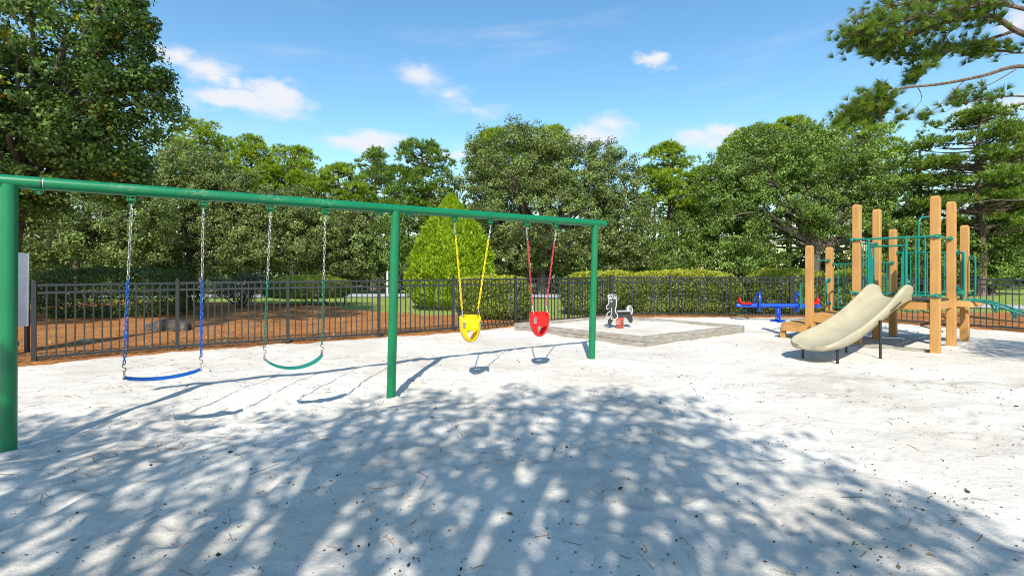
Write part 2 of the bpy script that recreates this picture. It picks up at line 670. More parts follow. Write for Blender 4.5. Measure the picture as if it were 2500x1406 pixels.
# ================================================================== setting
FENCE = [(-9.62, 6.70), (-8.27, 7.82), (-8.09, 7.97), (-6.57, 9.25), (-4.84, 10.17), (-3.114, 11.02), (-1.50, 12.0), (0.10, 13.0),
         (1.674, 13.95), (3.17, 15.2), (5.09, 15.15), (7.02, 15.1), (8.93, 15.1), (10.55, 14.15), (12.05, 13.0),
         (13.4, 11.6), (14.6, 10.1)]


def grid_mesh(xs, ys, hf, keep=None):
    X, Y = np.meshgrid(xs, ys)
    Z = hf(X, Y)
    nx, ny = len(xs), len(ys)
    V = np.stack([X, Y, Z], -1).reshape(-1, 3)
    i = np.arange(nx - 1)[None, :] + np.arange(ny - 1)[:, None] * nx
    Fq = np.stack([i, i + 1, i + 1 + nx, i + nx], -1).reshape(-1, 4)
    if keep is not None:
        c = V[Fq].mean(1)
        Fq = Fq[keep(c[:, 0], c[:, 1])]
    used = np.unique(Fq)
    mp = np.full(len(V), -1)
    mp[used] = np.arange(len(used))
    return V[used], mp[Fq]


def np_mesh(name, V, Fc, mat, smooth=True, col=None):
    V = np.asarray(V, np.float32)
    Fc = np.asarray(Fc, np.int32)
    me = bpy.data.meshes.new(name)
    k = Fc.shape[1]
    me.vertices.add(len(V))
    me.vertices.foreach_set('co', V.ravel())
    me.loops.add(Fc.size)
    me.loops.foreach_set('vertex_index', Fc.ravel())
    me.polygons.add(len(Fc))
    me.polygons.foreach_set('loop_start', np.arange(0, Fc.size, k, dtype=np.int32))
    me.polygons.foreach_set('loop_total', np.full(len(Fc), k, np.int32))
    if col is not None:
        a = me.color_attributes.new('Col', 'FLOAT_COLOR', 'POINT')
        c4 = np.ones((len(V), 4), np.float32)
        c4[:, :3] = col
        a.data.foreach_set('color', c4.ravel())
    me.update(calc_edges=True)
    if smooth:
        me.shade_smooth()
    me.materials.append(mat)
    return me


def structure(name, me, kind='structure'):
    o = link(name, me)
    o['kind'] = kind
    return o


# signed side of the fence line: y of the fence at x (single-valued in x for the built stretch)
_fx = np.array([-16.0] + [p[0] for p in FENCE] + [18.0])
_fy = np.array([1.4] + [p[1] for p in FENCE] + [5.9])


def fence_y(x):
    return np.interp(x, _fx, _fy)


# far ground
gx = np.concatenate([np.linspace(-900, -60, 14), np.linspace(-50, 50, 41), np.linspace(60, 900, 14)])
gy = np.concatenate([np.linspace(-300, -30, 8), np.linspace(-20, 70, 46), np.linspace(80, 1500, 14)])
V, Q = grid_mesh(gx, gy, lambda x, y: -0.40 + 0 * x)
structure('ground', np_mesh('ground', V, Q, M['lawn']))
# lawn beyond the play yard, gently uneven
V, Q = grid_mesh(np.linspace(-34, 34, 171), np.linspace(6, 34, 84), lambda x, y: -.03 + .05 * vnoise(x * .5, y * .5) + .02 * vnoise(x * 2, y * 2),
                 lambda x, y: y > fence_y(x) + .6)
structure('lawn', np_mesh('lawn', V, Q, M['lawn']))
# sand of the play yard
xs = np.concatenate([np.arange(-15, -6, .15), np.arange(-6, 6, .042), np.arange(6, 17, .11)])
ys = np.concatenate([np.arange(-9, 1.6, .3), np.arange(1.6, 7.5, .039), np.arange(7.5, 16.2, .09)])
def trodden(x, y):
    h = sand_h(x, y)
    rf = np.random.default_rng(8)
    for i in range(420):
        cx, cy = rf.uniform(-6, 8), rf.uniform(2.2, 9.5)
        if i < 120:                      # round the swings the sand is worn most
            q = rf.uniform(0, 7)
            cx, cy = -4.43 + .8376 * q + rf.normal(0, .5), 4.15 + .5463 * q + rf.normal(0, .55)
        a, ln_, wd_ = rf.uniform(0, 3.14), rf.uniform(.09, .15), rf.uniform(.04, .065)
        i0, i1 = np.searchsorted(xs, (cx - .4, cx + .4))
        j0, j1 = np.searchsorted(ys, (cy - .4, cy + .4))
        dx, dy = x[j0:j1, i0:i1] - cx, y[j0:j1, i0:i1] - cy
        u_ = (dx * math.cos(a) + dy * math.sin(a)) / ln_
        v_ = (-dx * math.sin(a) + dy * math.cos(a)) / wd_
        r2 = u_ * u_ + v_ * v_
        dp = rf.uniform(.010, .030)
        h[j0:j1, i0:i1] += -dp * np.exp(-r2 ** 1.5) + dp * .55 * np.exp(-((np.sqrt(r2) - 1.55) / .45) ** 2)
    return h


V, Q = grid_mesh(xs, ys, trodden, lambda x, y: y < fence_y(x) + .35)
structure('sand_ground', np_mesh('sand_ground', V, Q, M['sand']))


# pine straw bed outside the fence
def straw_edge(x):
    """how far (y) the straw reaches beyond the fence"""
    base = np.interp(x, [-20, -12, -9, -6.5, -4.2, -1.8, 0.3, 1.2, 4, 8, 10, 12, 20],
                     [24, 22.5, 21.5, 19.5, 17.4, 16.6, 15.2, 15.1, 16.3, 16.2, 17.0, 17.5, 18])
    return base + 1.1 * vnoise(np.asarray(x) * 1.1 + 7, 3.3) + .4 * vnoise(np.asarray(x) * 4 + 7, 9.3)


def straw_h(x, y):
    d = np.clip(y - fence_y(x) + .16 + .22 * vnoise(x * 2.6, y * 2.6), -.3, 2)
    e = np.clip((straw_edge(x) - y) / .8, 0, 1)
    h = sand_h(x, y) * np.clip(1 - (y - fence_y(x)) / 1.5, 0, 1)
    h = h + np.where(d > 0, .035 * np.minimum(d / .25, 1), .16 * d)
    return h + .05 * vnoise(x * .9 + 31, y * .9) + .030 * vnoise(x * 3.3, y * 3.3 + 8) + .014 * vnoise(x * 9, y * 9 + 4) - .07 * (1 - e)


V, Q = grid_mesh(np.arange(-20, 19, .1), np.arange(2.5, 24.5, .085), straw_h,
                 lambda x, y: (y > fence_y(x) - .3) & (y < straw_edge(x) + .2))
structure('pine_straw_bed', np_mesh('pine_straw_bed', V, Q, M['straw']))
# the road / drive behind the lawn, with a kerb-like pale edge
rx = np.linspace(-60, 60, 61)
road_c = lambda x: 28.2 - 0.012 * (x + 6) ** 2 * (x > -6) - .002 * (x + 6) ** 2 * (x < -6)
V, Fq = [], []
for i, x in enumerate(rx):
    y0 = float(road_c(x))
    V += [(x, y0 - 1.6, .035), (x, y0 - 1.45, .05), (x, y0 + 1.45, .05), (x, y0 + 1.6, .035)]
for i in range(len(rx) - 1):
    for k in range(3):
        a = i * 4 + k
        Fq.append((a, a + 4, a + 5, a + 1))
structure('road', np_mesh('road', V, np.array(Fq)[:, ::-1], M['road']))


def straw_needles(n, rng, zone):
    """loose pine needles lying on the straw, thin triangles"""
    P = zone(n)
    a = rng.uniform(0, 2 * np.pi, len(P))
    L = rng.uniform(.07, .17, len(P))
    tilt = rng.normal(.05, .16, len(P))
    d = np.stack([np.cos(a) * np.cos(tilt), np.sin(a) * np.cos(tilt), np.sin(tilt)], -1)
    s = np.stack([-np.sin(a), np.cos(a), 0 * a], -1) * .0035
    up = np.array([0, 0, 1.0]) * .003
    A = P - d * L[:, None] / 2
    B = P + d * L[:, None] / 2
    V = np.stack([A - s, A + s, B + up], 1).reshape(-1, 3)
    F_ = np.arange(len(V)).reshape(-1, 3)
    pal = np.array([(.42, .17, .055), (.52, .26, .10), (.30, .11, .04), (.58, .36, .17), (.20, .085, .04)])
    c = pal[rng.integers(0, len(pal), len(P))] * rng.uniform(.75, 1.2, (len(P), 1))
    return V, F_, np.repeat(c, 3, 0)


rng = np.random.default_rng(3)


def zone_border(n):
    x = rng.uniform(-9.5, 14.2, n)
    d = np.abs(rng.normal(0, .22, n)) * np.where(rng.random(n) < .33, -.8, 1.2)
    y = fence_y(x) + d
    z = np.maximum(straw_h(x, y), sand_h(x, y)) + rng.uniform(0, .02, n)
    return np.stack([x, y, z], -1)


def zone_bed(n):
    x = rng.uniform(-12, 13, n)
    y = fence_y(x) + rng.random(n) ** 1.4 * 5.5
    k = y < straw_edge(x)
    x, y = x[k], y[k]
    return np.stack([x, y, straw_h(x, y) + rng.uniform(0, .015, len(x))], -1)


parts = [straw_needles(9000, rng, zone_border), straw_needles(26000, rng, zone_bed)]
V = np.concatenate([p[0] for p in parts])
Fq = np.arange(len(V)).reshape(-1, 3)
col = np.concatenate([p[2] for p in parts])
tag(structure('pine_needles', np_mesh('pine_needles', V, Fq, M['litter'], False, col), 'stuff'),
    'loose orange pine needles along the foot of the fence', 'pine straw')

# ------------------------------------------------------------------ pale bits of litter in the straw
n = 420
x = rng.uniform(-11, 9, n)
y = fence_y(x) + rng.random(n) * 4.5
P = np.stack([x, y, straw_h(x, y) + .015], -1)
a = rng.uniform(0, 6.28, n)
s = rng.uniform(.012, .04, n)[:, None]
d = np.stack([np.cos(a), np.sin(a), rng.normal(0, .4, n)], -1) * s
e = np.stack([-np.sin(a), np.cos(a), rng.normal(0, .4, n)], -1) * s * .6
V = np.stack([P - d, P + e, P + d, P - e], 1).reshape(-1, 3)
c = np.where(rng.random((n, 1)) < .5, np.array([[.55, .52, .50]]), np.array([[.36, .22, .12]])) * rng.uniform(.7, 1.1, (n, 1))
tag(structure('fallen_leaves', np_mesh('fallen_leaves', V, np.arange(4 * n).reshape(-1, 4), M['litter'], False, np.repeat(c, 4, 0)), 'stuff'),
    'pale dry leaves scattered over the pine straw', 'leaves')

# ------------------------------------------------------------------ litter on the sand
def litter():
    rg = np.random.default_rng(21)
    Vs, Cs, Fs = [], [], []
    o = 0
    n = 5200
    # closer to the camera more of it shows
    y = 2.2 + 10.5 * rg.random(n) ** 1.25
    x = (rg.random(n) * 2 - 1) * (1.05 * y + .4)
    # clusters
    cl = rg.integers(0, 70, n)
    cx, cy = rg.uniform(-6, 8, 70), rg.uniform(2.4, 9, 70)
    k = rg.random(n) < .33
    x = np.where(k, cx[cl] + rg.normal(0, .16, n), x)
    y = np.where(k, cy[cl] + rg.normal(0, .13, n), y)
    ok = y < fence_y(x) - .2
    x, y = x[ok], y[ok]
    z = sand_h(x, y) + .004
    n = len(x)
    a = rg.uniform(0, 6.28, n)
    s = (rg.uniform(.004, .013, n) * np.where(rg.random(n) < .06, 2.2, 1.0))
    asp = rg.uniform(.25, .8, n)
    P = np.stack([x, y, z], -1)
    d = np.stack([np.cos(a), np.sin(a), rg.normal(0, .35, n)], -1) * s[:, None]
    e = np.stack([-np.sin(a), np.cos(a), np.abs(rg.normal(.3, .4, n))], -1) * (s * asp)[:, None]
    V = np.stack([P - d, P - e * .7 + np.array([0, 0, .002]), P + d, P + e], 1).reshape(-1, 3)
    pal = np.array([(.05, .035, .025), (.09, .06, .035), (.16, .085, .04), (.035, .03, .028), (.22, .15, .09)])
    c = pal[rg.integers(0, 5, n)] * rg.uniform(.7, 1.2, (n, 1))
    me = np_mesh('leaf_litter', V, np.arange(4 * n).reshape(-1, 4), M['litter'], False, np.repeat(c, 4, 0))
    tag(structure('leaf_litter', me, 'stuff'), 'dark flecks of bark and leaf scattered over the white sand', 'litter')
    # needles and twigs: bent slivers
    n = 560
    y = 2.2 + 8.5 * rg.random(n) ** 1.2
    x = (rg.random(n) * 2 - 1) * (1.05 * y + .3)
    k = rg.random(n) < .45                     # many lie on the left, under the pine
    x = np.where(k, rg.uniform(-6.5, -1.0, n), x)
    y = np.where(k, rg.uniform(2.6, 8.6, n), y)
    ok = y < fence_y(x) - .1
    x, y = x[ok], y[ok]
    V, Fq, Cc = [], [], []
    pal = [(.36, .17, .08), (.28, .19, .12), (.17, .11, .07), (.42, .26, .15), (.10, .07, .05)]
    for xi, yi in zip(x, y):
        L = rg.uniform(.05, .16) * (1.7 if rg.random() < .08 else 1)
        a0 = rg.uniform(0, 6.28)
        bend = rg.normal(0, .5)
        w = rg.uniform(.0012, .0028)
        lift = abs(rg.normal(0, .012)) if rg.random() < .25 else .0
        px_, py_ = xi, yi
        b = len(V)
        cc = np.array(pal[rg.integers(0, 5)]) * rg.uniform(.8, 1.2)
        for j in range(5):
            aa = a0 + bend * (j / 4 - .5)
            zz = sh(px_, py_) + .004 + lift * j / 4
            ww = w * (1 - .15 * j)
            V += [(px_ - math.sin(aa) * ww, py_ + math.cos(aa) * ww, zz), (px_, py_, zz + w * 1.6), (px_ + math.sin(aa) * ww, py_ - math.cos(aa) * ww, zz)]
            Cc += [cc] * 3
            px_ += math.cos(aa) * L / 4
            py_ += math.sin(aa) * L / 4
        for j in range(4):
            q = b + 3 * j
            Fq += [(q, q + 1, q + 4, q + 3), (q + 1, q + 2, q + 5, q + 4)]
    me = np_mesh('twigs', np.array(V), np.array(Fq), M['litter'], False, np.array(Cc))
    tag(structure('twigs', me, 'stuff'), 'thin brown twigs and needles lying on the white sand', 'twigs')
    # small weeds
    V, Cc, Fq = [], [], []
    spots = [ground_at(*p) for p in [(1195, 1018), (1235, 1003), (1105, 1025), (930, 965), (800, 945), (1685, 905), (2240, 942), (2075, 897),
                                     (2160, 972), (2330, 945), (1745, 950), (1855, 985), (1860, 960), (2200, 995), (760, 942), (2052, 1257), (2180, 940),
                                     (2440, 972), (1420, 905), (305, 955), (1265, 1075), (1120, 1045), (1130, 1068), (2085, 1330)]]
    for (xs_, ys_, _) in spots:
        for j in range(rg.integers(6, 14)):
            px_, py_ = xs_ + rg.normal(0, .035), ys_ + rg.normal(0, .03)
            zz = sh(px_, py_) + .004
            a = rg.uniform(0, 6.28)
            L, w = rg.uniform(.012, .03), rg.uniform(.004, .008)
            b = len(V)
            dx, dy = math.cos(a), math.sin(a)
            up = rg.uniform(.004, .02)
            V += [(px_, py_, zz), (px_ + dx * L * .5 - dy * w, py_ + dy * L * .5 + dx * w, zz + up * .6),
                  (px_ + dx * L, py_ + dy * L, zz + up), (px_ + dx * L * .5 + dy * w, py_ + dy * L * .5 - dx * w, zz + up * .6)]
            Fq.append((b, b + 1, b + 2, b + 3))
            Cc += [np.array((.085, .13, .035)) * rg.uniform(.7, 1.3)] * 4
    me = np_mesh('weeds', np.array(V), np.array(Fq), M['litter'], False, np.array(Cc))
    tag(structure('weeds', me, 'stuff'), 'tiny green weeds sprouting from the open sand', 'weeds')


litter()

# lawn blades on the strip that shows through the fence
rg = np.random.default_rng(31)
n = 60000
y = rg.uniform(15.0, 26.5, n)
x = (rg.random(n) * 2 - 1) * 1.12 * y
k = (y > straw_edge(x) - .4)
x, y = x[k], y[k]
n = len(x)
a = rg.uniform(0, 6.28, n)
z = -.03 + .05 * vnoise(x * .5, y * .5) + .02 * vnoise(x * 2, y * 2)
hgt = rg.uniform(.03, .085, n)
w = .008
P = np.stack([x, y, z], -1)
s = np.stack([np.cos(a) * w, np.sin(a) * w, 0 * a], -1)
tp = np.stack([rg.normal(0, .025, n), rg.normal(0, .025, n), hgt], -1)
V = np.stack([P - s, P + s, P + tp], 1).reshape(-1, 3)
c = np.array([(.19, .26, .055)]) * rg.uniform(.6, 1.5, (n, 1)) + np.array([(.05, .035, .01)]) * rg.random((n, 1))
tag(structure('grass', np_mesh('grass', V, np.arange(3 * n).reshape(-1, 3), M['litter'], False, np.repeat(c, 3, 0)), 'stuff'),
    'short sunlit grass between the fence and the road', 'grass')

# ================================================================== fence
FH = 1.36


def build_fence(pts, label, rail_lo=.1, picket=.022):
    z0 = lambda p: max(sh(p[0], p[1]), 0.0) if abs(p[0]) < 16 else 0
    root = thing('metal_fence', label, 'fence', (pts[0][0], pts[0][1], 0), 'metal fence round the sand yard')
    for i, p in enumerate(pts):
        mb = MB()
        b = z0(p)
        d = Vector(pts[min(i + 1, len(pts) - 1)]) - Vector(pts[max(i - 1, 0)])
        d = Vector((d.x, d.y, 0)).normalized()
        s = Vector((-d.y, d.x, 0))
        up = Vector((0, 0, 1))
        mb.box((p[0], p[1], (b - .15 + FH + .02) / 2), (.032, .032, (FH + .02 - b + .15) / 2), (d, s, up), .004)
        post = mb.build('post', M['fence'], root, 30)
        cap = MB()
        cap.box((p[0], p[1], FH + .028), (.036, .036, .007), (d, s, up), .003)
        cap.tube([(p[0], p[1], FH + .036), (p[0], p[1], FH + .045), (p[0], p[1], FH + .05)], [.03, .024, .008], 8)
        cap.build('post_cap', M['fence'], post, 30)
    me_cache = None
    for i in range(len(pts) - 1):
        a, b = Vector((*pts[i], 0)), Vector((*pts[i + 1], 0))
        d = (b - a).normalized()
        a2, b2 = a + d * .034, b - d * .034
        za, zb = z0(pts[i]), z0(pts[i + 1])
        for zz, kind in ((FH - .035, 0), (FH - .165, 0), (rail_lo, 1)):
            ea, eb = (a2.copy(), b2.copy())
            ea.z = zz + (za if kind else 0)
            eb.z = zz + (zb if kind else 0)
            MB().bar(ea, eb, .032, .042, ch=.003).build('rail', M['fence'], root, 30)
        n = max(2, round((b2 - a2).length / .118))
        for k in range(1, n):
            f = k / n
            p = a2.lerp(b2, f)
            zl = rail_lo + za * (1 - f) + zb * f - .015
            if me_cache is None:
                mb = MB()
                mb.box((0, 0, .5), (picket / 2, picket / 2, .5))
                me_cache = mb.mesh('picket', M['fence'], 30)
            o = bpy.data.objects.new('picket', me_cache)
            C.objects.link(o)
            o.parent = root
            o.location = (p.x - root.location.x, p.y - root.location.y, zl)
            o.rotation_euler = (0, 0, math.atan2(d.y, d.x))
            o.scale = (1, 1, FH - .04 - zl)
    return root


build_fence(FENCE[2:10], 'black metal picket fence running from the gate to behind the sandbox', .09)
build_fence([(FENCE[9][0] + .1, FENCE[9][1] + .02)] + FENCE[10:13], 'black metal picket fence in front of the clipped hedges behind the seesaw', .09)
build_fence([(FENCE[12][0] + .08, FENCE[12][1] - .03)] + FENCE[13:17], 'black metal picket fence behind the play tower', .09)
# the gate at the left end
ga, gb = Vector((*FENCE[0], 0)), Vector((*FENCE[1], 0))
gd = (gb - ga).normalized()
gate = thing('metal_gate', 'black metal gate half hidden behind the near swing post', 'gate', (ga.x, ga.y, 0))
for p in (ga, gb):
    b = sh(p.x, p.y)
    MB().box((p.x, p.y, (FH + .02 + b - .1) / 2), (.03, .03, (FH + .02 - b + .1) / 2), (gd, Vector((-gd.y, gd.x, 0)), Vector((0, 0, 1))), .004).build('post', M['fence'], gate, 30)
for zz in (FH - .035, FH - .165, .14):
    MB().bar(ga + gd * .034 + Vector((0, 0, zz)), gb - gd * .034 + Vector((0, 0, zz)), .028, .036, ch=.003).build('rail', M['fence'], gate, 30)
for k in range(1, 14):
    p = ga.lerp(gb, k / 14)
    MB().box((p.x, p.y, (FH + .11) / 2), (.008, .008, (FH - .2) / 2)).build('picket', M['fence'], gate, 30)
lt = MB().box((gb.x + gd.x * .06 - .02, gb.y + gd.y * .06 - .05, .36), (.05, .03, .035), (gd, Vector((-gd.y, gd.x, 0)), Vector((0, 0, 1))), .006)
lt.build('latch', M['black'], gate, 30)

# white board on a stake behind the gate
bx = at(59, 700, 8.7)
sg = thing('sign_board', 'tall white sign board standing behind the gate at the edge of the picture', 'sign', (bx.x - .35, 8.75, 0))
ax = (Vector((.95, .31, 0)), Vector((0, 0, 1)), Vector((.31, -.95, 0)))
MB().prism([(-.62, .0), (0, .0), (.01, 1.35), (-.62, 1.42)], (bx.x + .03, 8.75, .54), ax, .02).build('board', M['sign'], sg, 30)
for q in (.12, .5):
    MB().box((bx.x + .085 - q * .95 + .03 * .31, 8.75 - q * .31 + .06, .45), (.03, .03, .55), None, .004).build('stake', M['fence'], sg, 30)

# ================================================================== swing frame
B0, B1 = Vector((-4.43, 4.15, 0)), Vector((1.38, 7.94, 0))
BD = (B1 - B0).normalized()
BN = Vector((BD.y, -BD.x, 0))
BZ = 2.372


def beam_t(px):
    k = (px - 1250) / F
    return (B0.y * k - B0.x) / (BD.x - BD.y * k)


def beam_p(px, z=BZ):
    p = B0 + BD * beam_t(px)
    p.z = z
    return p


# scuffed paint near the hangers
t = NT('scuffed_green_paint')
c0 = srgb(2, 112, 70)
a = t.noise(3.0, 4, .6)
col = t.mix(t.ramp(a, [(.35, (0, 0, 0)), (.7, (1, 1, 1))]), c0, tuple(x * .82 for x in c0))
obj_x = t.n.new('ShaderNodeSeparateXYZ')
t.l.new(t.geo.outputs['Position'], obj_x.inputs[0])
msk = None
for px in (321, 496, 672, 800):
    q = beam_p(px)
    dx = t.math('ABSOLUTE', t.math('SUBTRACT', obj_x.outputs[0], q.x), 0)
    g = t.ramp(dx, [(.03, (1, 1, 1)), (.16, (0, 0, 0))])
    msk = g if msk is None else t.mix(1.0, msk, g, 'LIGHTEN')
zz = t.ramp(t.math('ABSOLUTE', t.math('SUBTRACT', obj_x.outputs[2], BZ + .012), 0), [(.02, (1, 1, 1)), (.045, (0, 0, 0))])
scr = t.ramp(t.noise(24, 5, .75, stretch=(1, 1, 4)), [(.50, (0, 0, 0)), (.60, (1, 1, 1))])
fac = t.math('MULTIPLY', t.math('MULTIPLY', msk, zz), scr)
flk = t.ramp(t.noise(55, 4, .7, stretch=(.4, .4, 2)), [(.68, (0, 0, 0)), (.74, (.7, .7, .7))])
col = t.mix(t.math('MULTIPLY', flk, .03), col, (.55, .6, .5))
t.color(t.mix(t.math('MULTIPLY', fac, .30), col, (.45, .42, .34)))
t.set(Roughness=.33, Specular_IOR_Level=.5)
M['scuffed'] = t.m

swing = thing('swing_frame', 'long green steel swing frame on three posts across the sand', 'swing set', (B0.x, B0.y, 0))
joint = 0.345
e0, e1 = B0 - BD * .62, B0 + BD * 7.185
e0.z = e1.z = BZ
mb = MB()
n_ = 24
mb.tube([e0.lerp(e1, i / n_) for i in range(n_ + 1)], .057, 24)
mb.tube([e1 - BD * .001, e1 + BD * .012, e1 + BD * .02], [.0572, .05, .03], 24)
beam = mb.build('beam', M['scuffed'], swing)
q = beam_p(104)
MB().tube([q - BD * .004, q + BD * .004], .0583, 24).build('joint_seam', M['black'], beam)
q = beam_p(108)
MB().tube([q - BD * .0035, q + BD * .0035], .0578, 24).build('joint_weld', M['galv'], beam)
for (px, py, tt) in ((20, 1102, 0.0), (954, 972, None), (1444, 884, None)):
    t_ = {20: 0.0, 954: beam_t(966), 1444: beam_t(1453)}[px]
    top = B0 + BD * t_
    top.z = BZ - .03
    yb = top.y * .998
    base = Vector(((px - 1250) * yb / F, yb, 0))
    g0 = sh(base.x, base.y)
    base.z = g0 - .12
    mb = MB()
    mb.tube([base.lerp(top, i / 8) for i in range(9)], .057, 24, True)
    mb.build('post', M['green'], swing)
    col_ = MB()
    col_.tube([top + Vector((0, 0, -.03)), top + Vector((0, 0, -.016))], [.0585, .0575], 24, False)
    col_.build('weld_collar', M['green'], swing)
HANG = [321, 496, 660, 794, 1110, 1197, 1286, 1357]
for px in HANG + [95, 925, 998]:
    q = beam_p(px)
    mb = MB()
    # saddle plate and two cheeks with a pin between them
    up = Vector((0, 0, 1))
    mb.box((q.x, q.y, BZ - .060), (.040, .030, .006), (BD, BN, up), .002)
    if px in HANG:
        for s in (-1, 1):
            c = q + BD * (.030 * s)
            mb.box((c.x, c.y, BZ - .087), (.005, .022, .026), (BD, BN, up), .001)
        c = Vector((q.x, q.y, BZ - .098))
        mb.tube([c - BD * .045, c + BD * .045], .009, 10)
        mb.tube([c - BD * .022, c + BD * .022], .019, 12)
        hg = mb.build('hanger', M['green'], swing, 40)
        r = MB()
        cc = c - up * .036
        r.tube([cc + (BD * math.cos(k * math.pi / 7) + up * math.sin(k * math.pi / 7)) * .019 for k in range(14)], .006, 8, closed=True)
        r.build('swivel_ring', M['green'], hg)
    else:
        c = Vector((q.x, q.y, BZ - .078))
        mb.prism([(-.036, .014), (.036, .014), (.026, -.014), (.0, -.024), (-.026, -.014)], c, (BD, up, BN), .012)
        hg = mb.build('hanger', M['green'], swing, 40)
        MB().tube([c - BN * .009, c + BN * .009], .008, 8).build('bolt', M['galv'], hg)


# ------------------------------------------------------------------ swings
def chain_mesh(mb, p0, p1, pitch=.0375, wire=.0042, wid=.0105, twist=0.0):
    p0, p1 = Vector(p0), Vector(p1)
    L = (p1 - p0).length
    d = (p1 - p0) / L
    n = max(1, round(L / pitch))
    pit = L / n
    a = d.cross(Vector((0, 1, 0))).normalized()
    b = d.cross(a)
    for i in range(n):
        c = p0 + d * (pit * (i + .5))
        ang = twist + i * math.pi / 2 + .25 * math.sin(i * 1.7)
        s = a * math.cos(ang) + b * math.sin(ang)
        h = pit * .5 + wire * .8 - wid
        pts = []
        for k in range(5):
            q = math.pi * k / 4
            pts.append(c + d * (h + wid * math.sin(q)) + s * (wid * math.cos(q)))
        for k in range(5):
            q = math.pi + math.pi * k / 4
            pts.append(c + d * (-h + wid * math.sin(q)) + s * (wid * math.cos(q)))
        mb.tube(pts, wire, 6, closed=True)
    return mb


def s_hook(mb, top, L=.065, r=.0045):
    pts = []
    top = Vector(top)
    rad = L / 4
    for k in range(8):
        q = math.pi * (.25 + 1.25 * k / 7)
        pts.append(top + Vector((-math.cos(q) * rad * -1, 0, -rad + math.sin(q) * rad)))
    for k in range(8):
        q = math.pi * (.5 - 1.25 * k / 7)
        pts.append(top + Vector((math.cos(q) * rad, 0, -3 * rad + math.sin(q) * rad)))
    mb.tube(pts, r, 6)
    return mb


def belt_swing(px_l, px_r, bl, br, dyl, dyr, mat, chain_mat, cut_l, cut_r, label, sag):
    tl, tr = beam_p(px_l, BZ - .155), beam_p(px_r, BZ - .155)
    el, er = at(bl[0], bl[1], tl.y + dyl), at(br[0], br[1], tr.y + dyr)
    root = thing('belt_swing', label, 'swing', ((el.x + er.x) / 2, (el.y + er.y) / 2, 0), 'belt swings')
    for (a, b, cut) in ((tl, el, cut_l), (tr, er, cut_r)):
        bot = b + Vector((0, 0, .125))
        zc = at(0, cut, (a.y + b.y) / 2).z
        f = (a.z - zc) / (a.z - bot.z)
        m_ = a.lerp(bot, f)
        sh_ = MB()
        sh_.tube([a + Vector((0, 0, .02)), a - Vector((0, 0, .035))], .007, 8)
        sh_.build('shackle', M['galv'], root)
        chain_mesh(MB(), a - Vector((0, 0, .03)), m_, .037, .0037, .0105).build('bare_chain', M['galv'], root)
        chain_mesh(MB(), m_, bot, .037, .0048, .0112, .4).build('coated_chain', chain_mat, root)
        h = s_hook(MB(), bot + Vector((0, 0, .004)), .072, .0048)
        h.build('hook', M['rust'], root)
    # seat: belt hanging between the two end clevises
    ax = (er - el).normalized()
    side = Vector((ax.y, -ax.x, 0)).normalized()
    n, wd, th = 26, .068, .0075
    V, Fq = [], []
    L = (er - el).length
    for i in range(n + 1):
        f = i / n
        g = 4 * f * (1 - f)
        p = el.lerp(er, f) - Vector((0, 0, sag * (g ** .75)))
        w = wd * (.62 + .38 * min(1, g * 3.2))
        f2 = min(1, f + .01)
        f0 = max(0, f - .01)
        G = lambda u: el.lerp(er, u) - Vector((0, 0, sag * ((4 * u * (1 - u)) ** .75)))
        tn = (G(f2) - G(f0)).normalized()
        nn = side.cross(tn)
        if nn.z < 0:
            nn = -nn
        for (sx, sz) in ((-1, -.6), (-.9, -1), (.9, -1), (1, -.6), (1, .6), (.9, 1), (-.9, 1), (-1, .6)):
            V.append(p + side * (w * sx) + nn * (th * sz))
    for i in range(n):
        for k in range(8):
            l = (k + 1) % 8
            Fq.append((i * 8 + k, i * 8 + l, (i + 1) * 8 + l, (i + 1) * 8 + k))
    Fq += [tuple(range(8))[::-1], tuple(n * 8 + k for k in range(8))]
    mb = MB()
    mb.add(V, Fq)
    seat = mb.build('seat', mat, root, 35)
    for p in (el, er):
        c = MB()
        for s in (-1, 1):
            c.bar(p + side * (.052 * s) + Vector((0, 0, -.012)), p + side * (.006 * s) + Vector((0, 0, .058)), .004, .014, ax)
        c.bar(p + side * -.055 + Vector((0, 0, -.006)), p + side * .055 + Vector((0, 0, -.006)), .02, .012, ax)
        c.build('clevis', M['rust'], root, 30)
    return root


belt_swing(321, 496, (303, 921), (491, 900), -.05, -.02, M['blue'], M['bluechain'], 682, 678,
           'blue belt swing on half blue chains, nearest to the gate', .05)
belt_swing(660, 794, (646, 875), (786, 866), -.03, -.02, M['greenbelt'], M['greenchain'], 682, 682,
           'green belt swing on half green chains beside the blue one', .13)


